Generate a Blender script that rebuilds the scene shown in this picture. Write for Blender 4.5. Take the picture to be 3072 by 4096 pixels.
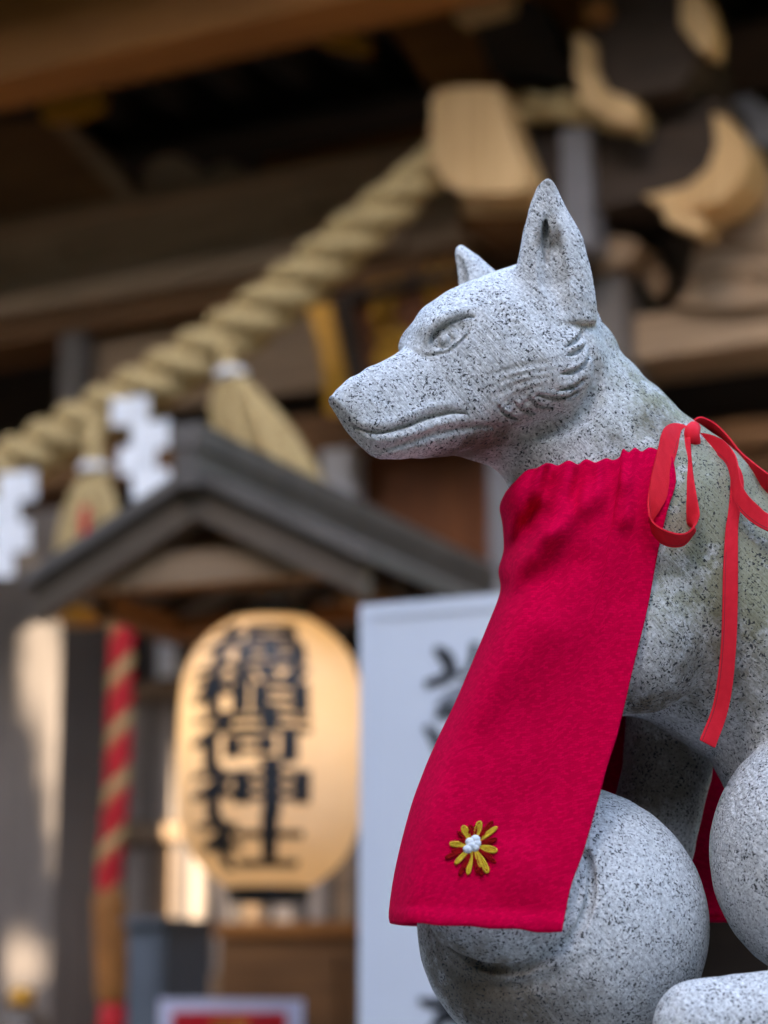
import bpy, bmesh, math, random
import numpy as np
from mathutils import Vector, Matrix

for _o in list(bpy.data.objects):
    bpy.data.objects.remove(_o, do_unlink=True)
scene = bpy.context.scene
COL = scene.collection
R = math.radians

# ---------------------------------------------------------------- camera
PITCH = R(12.0)
CAM = np.array([0.0, 0.0, 1.30])
FPX = 8960.0                       # focal length in photo pixels (70 mm on a 24 mm wide frame)
FWD = np.array([0.0, math.cos(PITCH), math.sin(PITCH)])
UPV = np.array([0.0, -math.sin(PITCH), math.cos(PITCH)])
RGT = np.array([1.0, 0.0, 0.0])
Y0 = 1.8 * math.cos(PITCH)

cam_data = bpy.data.cameras.new('camera')
cam_data.sensor_fit = 'HORIZONTAL'
cam_data.sensor_width = 24.0
cam_data.lens = 70.0
cam_data.clip_start = 0.05
cam_data.clip_end = 600.0
cam_data.dof.use_dof = True
cam_data.dof.focus_distance = 1.735
cam_data.dof.aperture_fstop = 3.3
cam_data.dof.aperture_blades = 0
cam = bpy.data.objects.new('camera', cam_data)
cam.location = CAM
cam.rotation_euler = (R(90) + PITCH, 0, 0)
COL.objects.link(cam)
scene.camera = cam

# ---------------------------------------------------------------- sky, sun, exposure
SUN_DIR = Vector((-0.50, -0.66, 0.56)).normalized()      # towards the sun
world = bpy.data.worlds.new('World')
scene.world = world
world.use_nodes = True
wn = world.node_tree
for n in list(wn.nodes):
    wn.nodes.remove(n)
sky = wn.nodes.new('ShaderNodeTexSky')
sky.sky_type = 'NISHITA'
sky.sun_disc = False
sky.sun_elevation = math.asin(SUN_DIR.z)
sky.sun_rotation = math.atan2(SUN_DIR.x, SUN_DIR.y)
sky.air_density = 1.0
sky.dust_density = 1.2
sky.ozone_density = 0.8
wbg = wn.nodes.new('ShaderNodeBackground')
wbg.inputs['Strength'].default_value = 0.15
wout = wn.nodes.new('ShaderNodeOutputWorld')
wn.links.new(sky.outputs['Color'], wbg.inputs['Color'])
wn.links.new(wbg.outputs['Background'], wout.inputs['Surface'])

sun_data = bpy.data.lights.new('sun', 'SUN')
sun_data.energy = 2.0
sun_data.angle = R(0.53)
sun_data.color = (1.0, 0.90, 0.76)
sun = bpy.data.objects.new('sun', sun_data)
sun.rotation_euler = SUN_DIR.to_track_quat('Z', 'Y').to_euler()
sun.location = (-4, -5, 8)
COL.objects.link(sun)

vs = scene.view_settings
vs.view_transform = 'Standard'
vs.look = 'None'
vs.exposure = 3.5
vs.gamma = 1.0
vs.use_curve_mapping = False
vs.use_white_balance = True
vs.white_balance_temperature = 7300
vs.white_balance_tint = 10
scene.cycles.use_denoising = True
scene.cycles.max_bounces = 8
scene.cycles.sample_clamp_indirect = 6.0

# ---------------------------------------------------------------- measuring helpers
def ray(px, py):
    return FWD + RGT * ((px - 1536.0) / FPX) + UPV * ((2048.0 - py) / FPX)

def at(px, py, depth):
    """World point seen at a photo pixel at a given distance along the optical axis."""
    return CAM + ray(px, py) * depth

def P(px, py, dy=0.0):
    """World point seen at a photo pixel, on the upright plane Y = Y0 + dy (dy in mm)."""
    r = ray(px, py)
    t = (Y0 + dy * 0.001 - CAM[1]) / r[1]
    return CAM + r * t

# ---------------------------------------------------------------- object helpers
def link(o, parent=None):
    COL.objects.link(o)
    if parent is not None:
        o.parent = parent
    return o

def tag(o, label=None, cat=None, group=None, kind=None):
    if label: o['label'] = label
    if cat: o['category'] = cat
    if group: o['group'] = group
    if kind: o['kind'] = kind
    return o

def empty(name, loc, rotz=0.0):
    o = bpy.data.objects.new(name, None)
    o.empty_display_size = 0.05
    o.location = loc
    o.rotation_euler = (0, 0, rotz)
    return link(o)

def mesh_obj(name, verts, faces, mat, parent=None, smooth=False):
    me = bpy.data.meshes.new(name)
    me.from_pydata([tuple(map(float, v)) for v in verts], [], [tuple(int(i) for i in f) for f in faces])
    me.materials.append(mat)
    if smooth:
        me.polygons.foreach_set('use_smooth', [True] * len(me.polygons))
    me.update()
    return link(bpy.data.objects.new(name, me), parent)

def bm_obj(name, bm, mat, parent=None, smooth=False, bevel=0.0, seg=2):
    if bevel > 0:
        es = [e for e in bm.edges if len(e.link_faces) == 2 and e.calc_face_angle(0) > 0.5]
        bmesh.ops.bevel(bm, geom=es, offset=bevel, segments=(4 if bevel > 0.02 else seg), clamp_overlap=True, affect='EDGES', profile=0.5)
    bmesh.ops.recalc_face_normals(bm, faces=bm.faces)
    me = bpy.data.meshes.new(name)
    bm.to_mesh(me); bm.free()
    me.materials.append(mat)
    if smooth:
        me.polygons.foreach_set('use_smooth', [True] * len(me.polygons))
    return link(bpy.data.objects.new(name, me), parent)

def add_box(bm, x0, x1, y0, y1, z0, z1):
    vs_ = [bm.verts.new(v) for v in ((x0, y0, z0), (x1, y0, z0), (x1, y1, z0), (x0, y1, z0),
                                     (x0, y0, z1), (x1, y0, z1), (x1, y1, z1), (x0, y1, z1))]
    for f in ((0, 3, 2, 1), (4, 5, 6, 7), (0, 1, 5, 4), (1, 2, 6, 5), (2, 3, 7, 6), (3, 0, 4, 7)):
        bm.faces.new([vs_[i] for i in f])

def box(name, x0, x1, y0, y1, z0, z1, mat, parent=None, bevel=0.006):
    bm = bmesh.new()
    add_box(bm, min(x0, x1), max(x0, x1), min(y0, y1), max(y0, y1), min(z0, z1), max(z0, z1))
    return bm_obj(name, bm, mat, parent, bevel=bevel)

def prism(name, poly, y0, y1, mat, parent=None, bevel=0.006):
    """poly: (x, z) outline, pushed from y0 to y1."""
    bm = bmesh.new()
    a = [bm.verts.new((x, y0, z)) for x, z in poly]
    b = [bm.verts.new((x, y1, z)) for x, z in poly]
    n = len(poly)
    bm.faces.new(a); bm.faces.new(b[::-1])
    for i in range(n):
        bm.faces.new((a[i], b[i], b[(i + 1) % n], a[(i + 1) % n]))
    return bm_obj(name, bm, mat, parent, bevel=bevel)

def tube_geo(pts, radii, seg=10, closed=False, ref=None):
    pts = [np.asarray(p, float) for p in pts]
    n = len(pts)
    if np.isscalar(radii): radii = [radii] * n
    verts, faces = [], []
    prev = None
    for i in range(n):
        if closed:
            t = pts[(i + 1) % n] - pts[i - 1]
        else:
            t = pts[min(i + 1, n - 1)] - pts[max(i - 1, 0)]
        t = t / (np.linalg.norm(t) + 1e-12)
        if prev is None:
            r = np.array([0.31, 0.17, 0.93]) if ref is None else np.asarray(ref, float)
            u = np.cross(t, r)
            if np.linalg.norm(u) < 1e-3: u = np.cross(t, [1, 0, 0])
        else:
            u = prev - t * np.dot(prev, t)
        u /= np.linalg.norm(u); prev = u
        v = np.cross(t, u)
        for k in range(seg):
            a = 2 * math.pi * k / seg
            verts.append(pts[i] + radii[i] * (math.cos(a) * u + math.sin(a) * v))
    m = n if closed else n - 1
    for i in range(m):
        j = (i + 1) % n
        for k in range(seg):
            k2 = (k + 1) % seg
            faces.append((i * seg + k, i * seg + k2, j * seg + k2, j * seg + k))
    if not closed:
        faces.append(tuple(range(seg))[::-1])
        faces.append(tuple((n - 1) * seg + k for k in range(seg)))
    return verts, faces

def tube(name, pts, radii, mat, parent=None, seg=10, closed=False):
    v, f = tube_geo(pts, radii, seg, closed)
    return mesh_obj(name, v, f, mat, parent, smooth=True)

def lathe(name, prof, mat, parent=None, seg=48, centre=(0, 0, 0), cap=True):
    verts, faces = [], []
    for r, z in prof:
        for k in range(seg):
            a = 2 * math.pi * k / seg
            verts.append((centre[0] + r * math.cos(a), centre[1] + r * math.sin(a), centre[2] + z))
    n = len(prof)
    for i in range(n - 1):
        for k in range(seg):
            k2 = (k + 1) % seg
            faces.append((i * seg + k, i * seg + k2, (i + 1) * seg + k2, (i + 1) * seg + k))
    if cap:
        faces.append(tuple(range(seg))[::-1]); faces.append(tuple((n - 1) * seg + k for k in range(seg)))
    return mesh_obj(name, verts, faces, mat, parent, smooth=True)

def cr(pts, n):
    """Catmull-Rom resampling of a list of points (any dimension) to n points."""
    p = np.asarray(pts, float)
    m = len(p)
    ext = np.vstack([2 * p[0] - p[1], p, 2 * p[-1] - p[-2]])
    d = np.r_[0, np.cumsum(np.linalg.norm(np.diff(p[:, :min(3, p.shape[1])], axis=0), axis=1))]
    u = np.linspace(0, d[-1], n)
    seg = np.clip(np.searchsorted(d, u, side='right') - 1, 0, m - 2)
    t = ((u - d[seg]) / (d[seg + 1] - d[seg] + 1e-12))[:, None]
    p0, p1, p2, p3 = ext[seg], ext[seg + 1], ext[seg + 2], ext[seg + 3]
    return 0.5 * ((2 * p1) + (-p0 + p2) * t + (2 * p0 - 5 * p1 + 4 * p2 - p3) * t * t + (-p0 + 3 * p1 - 3 * p2 + p3) * t ** 3)

# ---------------------------------------------------------------- material helpers
def new_mat(name):
    m = bpy.data.materials.new(name)
    m.use_nodes = True
    nt = m.node_tree
    return m, nt, nt.nodes['Principled BSDF']

def nd(nt, kind, **kw):
    n = nt.nodes.new(kind)
    for k, v in kw.items():
        if k in n.bl_rna.properties and k not in ('inputs',):
            setattr(n, k, v)
        else:
            n.inputs[k].default_value = v
    return n

def ramp(nt, stops, interp='LINEAR'):
    n = nt.nodes.new('ShaderNodeValToRGB')
    n.color_ramp.interpolation = interp
    el = n.color_ramp.elements
    while len(el) < len(stops): el.new(0.5)
    for e, (p, c) in zip(el, stops):
        e.position = p
        e.color = (*c, 1.0) if len(c) == 3 else c
    return n

def mixc(nt, fac, a, b, mode='MIX'):
    n = nt.nodes.new('ShaderNodeMix')
    n.data_type = 'RGBA'; n.blend_type = mode
    for sock, val in ((n.inputs[0], fac), (n.inputs[6], a), (n.inputs[7], b)):
        if hasattr(val, 'is_output') or isinstance(val, bpy.types.NodeSocket):
            nt.links.new(val, sock)
        elif isinstance(val, (tuple, list)):
            sock.default_value = (*val, 1.0)
        else:
            sock.default_value = val
    return n.outputs[2]

def maths(nt, op, a, b=0.0, clamp=False):
    n = nt.nodes.new('ShaderNodeMath'); n.operation = op; n.use_clamp = clamp
    for sock, val in ((n.inputs[0], a), (n.inputs[1], b)):
        if isinstance(val, bpy.types.NodeSocket): nt.links.new(val, sock)
        else: sock.default_value = val
    return n.outputs[0]

def noise(nt, vec, scale, detail=3.0, rough=0.55):
    n = nt.nodes.new('ShaderNodeTexNoise')
    n.inputs['Scale'].default_value = scale
    n.inputs['Detail'].default_value = detail
    n.inputs['Roughness'].default_value = rough
    if vec is not None: nt.links.new(vec, n.inputs['Vector'])
    return n.outputs['Fac']

def coords(nt, which='Object', scale=None, rot=None):
    tc = nt.nodes.new('ShaderNodeTexCoord')
    if scale is None and rot is None: return tc.outputs[which]
    mp = nt.nodes.new('ShaderNodeMapping')
    if scale: mp.inputs['Scale'].default_value = scale
    if rot: mp.inputs['Rotation'].default_value = rot
    nt.links.new(tc.outputs[which], mp.inputs['Vector'])
    return mp.outputs['Vector']

def bump(nt, bsdf, height, strength=0.3, dist=0.002, prev=None):
    b = nt.nodes.new('ShaderNodeBump')
    b.inputs['Strength'].default_value = strength
    b.inputs['Distance'].default_value = dist
    nt.links.new(height, b.inputs['Height'])
    if prev is not None: nt.links.new(prev, b.inputs['Normal'])
    nt.links.new(b.outputs['Normal'], bsdf.inputs['Normal'])
    return b.outputs['Normal']

def wood_mat(name, dark, light, rough=0.75, scale=(6, 6, 6), stretch='x'):
    m, nt, b = new_mat(name)
    sc = {'x': (0.6, 9, 9), 'z': (9, 9, 0.6), 'y': (9, 0.6, 9)}[stretch]
    vec = coords(nt, 'Object', scale=sc)
    f1 = noise(nt, vec, 4.0, 6, 0.65)
    f2 = noise(nt, coords(nt), 1.7, 3, 0.5)
    f = maths(nt, 'ADD', maths(nt, 'MULTIPLY', f1, 0.7), maths(nt, 'MULTIPLY', f2, 0.3))
    r = ramp(nt, [(0.33, dark), (0.68, light)])
    nt.links.new(f, r.inputs[0])
    nt.links.new(r.outputs[0], b.inputs['Base Color'])
    b.inputs['Roughness'].default_value = rough
    bump(nt, b, f1, 0.35, 0.004)
    return m

def plain_mat(name, col, rough=0.6, metallic=0.0, var=0.12, vscale=14.0):
    m, nt, b = new_mat(name)
    f = noise(nt, coords(nt), vscale, 4, 0.6)
    c0 = tuple(max(0.0, c * (1 - var)) for c in col); c1 = tuple(min(1.0, c * (1 + var)) for c in col)
    r = ramp(nt, [(0.3, c0), (0.7, c1)])
    nt.links.new(f, r.inputs[0])
    nt.links.new(r.outputs[0], b.inputs['Base Color'])
    b.inputs['Roughness'].default_value = rough
    b.inputs['Metallic'].default_value = metallic
    return m

M = {}

# ================================================================ FOX STATUE (sculpted as a distance field)
def smin(a, b, k):
    h = np.clip(0.5 + 0.5 * (b - a) / k, 0, 1)
    return b + (a - b) * h - k * h * (1 - h)

def smax(a, b, k):
    return -smin(-a, -b, k)

def seg_sd(p, a, b, ra, rb):
    ab = b - a
    t = np.clip(((p - a) @ ab) / max(1e-12, float(ab @ ab)), 0, 1)
    return np.linalg.norm(p - a - t[:, None] * ab, axis=1) - (ra + (rb - ra) * t)

def chain_sd(p, pts, rad):
    d = np.full(len(p), 1e3)
    for i in range(len(pts) - 1):
        d = np.minimum(d, seg_sd(p, pts[i], pts[i + 1], rad[i], rad[i + 1]))
    return d

def ell_sd(p, c, axes, r):
    """Ellipsoid: axes rows are unit vectors, r its three radii."""
    q = (p - c) @ np.asarray(axes).T / np.asarray(r)
    k0 = np.linalg.norm(q, axis=1)
    k1 = np.linalg.norm(q / np.asarray(r), axis=1)
    return k0 * (k0 - 1) / np.maximum(k1, 1e-9)

MM = 0.001
# head frame: a forward along the muzzle, b up, c towards the camera's side
PSI, ROLL, THETA = R(27.0), R(5.0), R(23.0)
_fh = np.array([-math.cos(PSI), -math.sin(PSI), 0.0])
HF = _fh * math.cos(THETA) - np.array([0, 0, 1.0]) * math.sin(THETA)
_l0 = np.array([math.sin(PSI), -math.cos(PSI), 0.0])
_u0 = np.cross(HF, _l0)
HL = _l0 * math.cos(ROLL) + _u0 * math.sin(ROLL)
HU = _u0 * math.cos(ROLL) - _l0 * math.sin(ROLL)
HO = P(2060, 1480, 0)
HAX = np.array([HF, HU, HL])

def S(px, py):
    """Pixel -> (a, b) mm on the head's middle plane."""
    r = ray(px, py)
    t = ((HO - CAM) @ HL) / (r @ HL)
    q = CAM + r * t - HO
    return (q @ HF) / MM, (q @ HU) / MM

TOP = [(1331, 1580), (1340, 1560), (1387, 1519), (1495, 1460), (1573, 1421), (1618, 1388), (1636, 1345), (1656, 1280), (1700, 1224), (1768, 1178),
       (1827, 1149), (1915, 1117), (1983, 1090), (2051, 1068), (2150, 1065), (2250, 1092), (2340, 1150), (2420, 1240)]
BOT = [(1328, 1600), (1353, 1650), (1397, 1716), (1456, 1775), (1490, 1812), (1534, 1830), (1612, 1834), (1758, 1824),
       (1900, 1800), (2110, 1745), (2260, 1700), (2350, 1620), (2420, 1500)]
_t = np.array([S(*p) for p in TOP]); _b = np.array([S(*p) for p in BOT])
A_MAX = max(_t[0, 0], _b[0, 0]) + 0.5
A_MIN = -70.0
_ag = np.linspace(A_MIN, A_MAX, 240)
def _line(arr):
    o = np.argsort(arr[:, 0])
    y = np.interp(_ag, arr[o, 0], arr[o, 1])
    k = np.array([1, 2, 3, 4, 3, 2, 1.0]); k /= k.sum()
    yp = np.pad(y, 3, mode='edge')
    return np.convolve(yp, k, 'valid')
H_TOP, H_BOT = _line(_t), _line(_b)
_mid = 0.5 * (H_TOP[-1] + H_BOT[-1])
# half width along the axis (fraction of nose->back)
_wk = np.array([(0.0, 5), (0.015, 9), (0.05, 14), (0.12, 19), (0.25, 25), (0.36, 32), (0.45, 41), (0.56, 54), (0.66, 61), (0.78, 60), (0.90, 50), (1.0, 40)])
H_W = np.interp((A_MAX - _ag) / (A_MAX - A_MIN), _wk[:, 0], _wk[:, 1])
_k = np.ones(9) / 9
H_W = np.convolve(np.pad(H_W, 4, mode='edge'), _k, 'valid')

def head_sd(q):
    """q: head coordinates in mm."""
    a, b, c = q[:, 0], q[:, 1], q[:, 2]
    ac = np.clip(a, A_MIN, A_MAX)
    bt = np.interp(ac, _ag, H_TOP); bb = np.interp(ac, _ag, H_BOT); w = np.interp(ac, _ag, H_W)
    zc = 0.5 * (bt + bb); hz = np.maximum(0.5 * (bt - bb), 2.0)
    # wider low (cheeks), narrower at the top of the muzzle
    v = (b - zc) / hz
    wv = w * (1.0 - 0.10 * np.clip(v, -1, 1))
    p = 2.25
    k = (np.abs(v) ** p + np.abs(c / wv) ** p) ** (1 / p)
    d = (k - 1) * np.minimum(hz, w) * np.interp(a, [A_MAX - 45, A_MAX - 12], [1.0, 0.5])
    end = np.maximum(a - A_MAX, A_MIN - a)
    return np.where(end > 0, np.sqrt(np.maximum(d, 0) ** 2 + end ** 2), d)

def headpt(px, py, c=0.0):
    """World point at pixel, on the plane c mm towards the camera's side of the head's middle plane."""
    r = ray(px, py)
    o = HO + HL * c * MM
    t = ((o - CAM) @ HL) / (r @ HL)
    return CAM + r * t

def ear_stations(rows, dyt, dyb):
    n = len(rows)
    out = []
    for i, (xl, xr, y) in enumerate(rows):
        f = i / (n - 1)
        dy = dyt + (dyb - dyt) * f
        c = P(0.5 * (xl + xr), y, dy)
        out.append((c, 0.5 * (xr - xl) * 0.2))
    return out

def ear_sd(p, st, thick):
    c = np.array([s[0] for s in st]); w = np.array([s[1] for s in st])
    h = (p - c[0]) @ UPV; hs = (c - c[0]) @ UPV
    o = np.argsort(hs)
    hc = np.clip(h, hs.min(), hs.max())
    cx = np.interp(hc, hs[o], c[o, 0]); cd = np.interp(hc, hs[o], (c @ FWD)[o]); ww = np.interp(hc, hs[o], w[o]) * MM
    dx = (p[:, 0] - cx) / ww; dd = (p @ FWD - cd) / (ww * thick)
    k = np.sqrt(dx * dx + dd * dd)
    d = (k - 1) * ww * min(1.0, thick)
    end = np.maximum(h - hs.max(), hs.min() - h)
    return np.where(end > 0, np.sqrt(np.maximum(d, 0) ** 2 + end ** 2), d)

NEAR_EAR = ear_stations([(2180, 2203, 716), (2166, 2212, 728), (2149, 2224, 748), (2130, 2247, 795), (2110, 2276, 850), (2087, 2335, 955), (2062, 2364, 1070), (2040, 2383, 1177), (2040, 2390, 1290)], -52, -30)
FAR_EAR = ear_stations([(1832, 1856, 982), (1819, 1878, 996), (1816, 1928, 1032), (1822, 1990, 1085), (1830, 2060, 1150), (1850, 2120, 1250)], 72, 62)

def pts(*l):
    return [P(*q) for q in l]

X3 = np.eye(3)
PRIMS = []          # (function, blend, low corner, high corner), joined in order
def prim(fn, k, lo, hi):
    PRIMS.append((fn, k * MM, np.asarray(lo), np.asarray(hi)))
def p_chain(px, rad, k):
    q = np.array(pts(*px)); r = np.array(rad) * MM
    prim(lambda p: chain_sd(p, q, r), k, (q - r[:, None]).min(0), (q + r[:, None]).max(0))
def p_ell(c, ax, rad, k):
    r = np.array(rad) * MM; m = r.max()
    if ax is X3: prim(lambda p: ell_sd(p, c, ax, r), k, c - r, c + r)
    else: prim(lambda p: ell_sd(p, c, ax, r), k, c - m, c + m)

_hc = [HO + (HF * a_ + HU * b_ + HL * c_) * MM for a_ in (A_MIN, A_MAX) for b_ in (-75, 75) for c_ in (-66, 66)]
prim(lambda p: head_sd((p - HO) @ HAX.T / MM) * MM, 0, np.min(_hc, 0), np.max(_hc, 0))
for s in (1, -1):       # brows and cheeks on both sides
    p_ell(HO + (HF * 54 + HU * 48 + HL * s * 21) * MM, HAX, [26, 15, 15], 10)
    p_ell(HO + (HF * -12 + HU * -14 + HL * s * 40) * MM, HAX, [44, 36, 27], 14)
for st in (NEAR_EAR, FAR_EAR):
    _c = np.array([q[0] for q in st]); _m = max(q[1] for q in st) * MM
    prim(lambda p, st=st: ear_sd(p, st, 0.62), 7, _c.min(0) - _m, _c.max(0) + _m)
# neck, chest, trunk
p_chain([(2230, 1480, 28), (2300, 1690, 34), (2395, 1830, 36), (2560, 2110, 42)], [54, 68, 75, 96], 7)
p_chain([(1850, 1700, 5), (2330, 1780, 34)], [20, 50], 22)
p_chain([(2600, 2240, 45), (2700, 2340, 48), (3250, 2680, 50), (3560, 3300, 45)], [106, 104, 108, 104], 30)
# chest front carried down behind the bib, near shoulder, near foreleg
p_chain([(2420, 2250, 42), (2300, 2560, 42), (2290, 2720, 40)], [72, 62, 40], 40)
p_ell(P(2550, 2540, -24), X3, [56, 46, 62], 10)
p_chain([(2400, 2600, -8), (2290, 2860, -14), (2160, 3180, -20)], [40, 30, 25], 10)
# far foreleg
p_chain([(2700, 2760, 104), (2668, 3080, 112), (2560, 3560, 112), (2540, 4300, 112)], [40, 37, 36, 38], 3)
# the curled volute with its raised inner coil
p_ell(P(2251, 3700, 2), X3, [113, 92, 108], 0)
p_ell(P(2040, 3550, -52), X3, [67, 50, 64], 4)
# haunch, hind foot, tail rising behind
p_ell(P(3300, 3420, -25), X3, [88, 92, 98], 6)
p_chain([(2800, 4110, -105), (3120, 4080, -100), (3500, 4150, -60)], [34, 36, 42], 10)
p_chain([(3640, 3600, 60), (3900, 3000, 66), (3900, 2350, 66), (3800, 1800, 66)], [46, 62, 54, 8], 16)

# hind leg and rump down to the slab, out of the picture at the right
p_chain([(3400, 3700, -30), (3300, 4080, -75)], [45, 40], 14)
p_chain([(3560, 3500, 45), (3560, 4140, 40)], [92, 96], 20)

def base_sd(p, cull=False):
    d = np.full(len(p), 0.06 if cull else 9.0)
    if cull: pl, ph = p.min(0) - 0.045, p.max(0) + 0.045
    for fn, k, lo, hi in PRIMS:
        if cull:
            if np.any(ph < lo) or np.any(pl > hi): continue
            m = np.all((p > lo - 0.045) & (p < hi + 0.045), axis=1)
            if not m.any(): continue
            e = fn(p[m])
            d[m] = smin(d[m], e, k) if k > 0 else np.minimum(d[m], e)
        else:
            e = fn(p)
            d = smin(d, e, k) if k > 0 else np.minimum(d, e)
    return d

# far foreleg's flat inner side is dressed stone: no extra shape needed

def march(pxpy, sd, t0=1.2, t1=2.6):
    """Where the photo's sight lines first meet the statue."""
    pxpy = np.asarray(pxpy, float)
    rr = FWD + RGT * ((pxpy[:, :1] - 1536) / FPX) + UPV * ((2048 - pxpy[:, 1:2]) / FPX)
    t = np.full(len(pxpy), t0)
    for _ in range(160):
        d = sd(CAM + rr * t[:, None])
        t = np.minimum(t + d * 0.6, t1)
    ok = t < t1 - 1e-3
    return CAM + rr * t[:, None], ok, t

def normal(p, sd, e=0.0015):
    g = np.stack([sd(p + np.eye(3)[i] * e) - sd(p - np.eye(3)[i] * e) for i in range(3)], axis=1)
    return g / np.maximum(np.linalg.norm(g, axis=1, keepdims=True), 1e-9)

CARVE = []      # (points, radii, blend, sign, bbox)
def c1(*l):     # pixel list from the first head close-up -> photo pixels
    return [(1280 + x * 0.9765, 650 + y * 0.9765) for x, y in l]
def c3(*l):
    return [(1500 + x * 0.9476, 2800 + y * 0.9476) for x, y in l]
def c2(*l):
    return [(1500 + x * 0.9476, 1600 + y * 0.9476) for x, y in l]

PENDING = []
def groove(px, rad, out=0.0, k=1.0, sign=-1, n=None, taper=True, ph=None, deep=0.0):
    n = n or max(4, len(px) * 3)
    f = np.linspace(0, 1, n)
    if np.ndim(rad): r = np.interp(f, np.linspace(0, 1, len(rad)), rad)
    else: r = rad * (np.clip(np.minimum(f, 1 - f) * 4, 0.25, 1) if taper else 1.0) * np.ones(n)
    ph = ph if ph is not None else (1 if sign > 0 else 2)
    PENDING.append((cr(px, n), r, out, k, sign, ph))
    o = out
    while deep > 0 and o > out - deep:       # cut further in, still open to the surface
        o -= 0.8 * float(np.mean(r))
        PENDING.append((cr(px, n), r * 0.9, o, k, sign, ph))

def cut_grooves():
    """Project every recorded line onto the statue in one go."""
    allp = np.concatenate([q[0] for q in PENDING])
    pos_, ok_, _ = march(allp, base_sd)
    nr_ = normal(pos_, base_sd)
    i = 0
    for pp, r, out, k, sign, ph in PENDING:
        n = len(pp)
        pos = pos_[i:i + n] + nr_[i:i + n] * out * MM; ok = ok_[i:i + n]; i += n
        pos = pos[ok]; r = r[ok] * MM
        if len(pos) < 2: continue
        CARVE.append((pos, r, k * MM, sign, pos.min(0) - r.max() - 0.012, pos.max(0) + r.max() + 0.012, ph))
    CARVE.sort(key=lambda q: q[6])       # hollows, then raised forms, then cut lines

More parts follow.
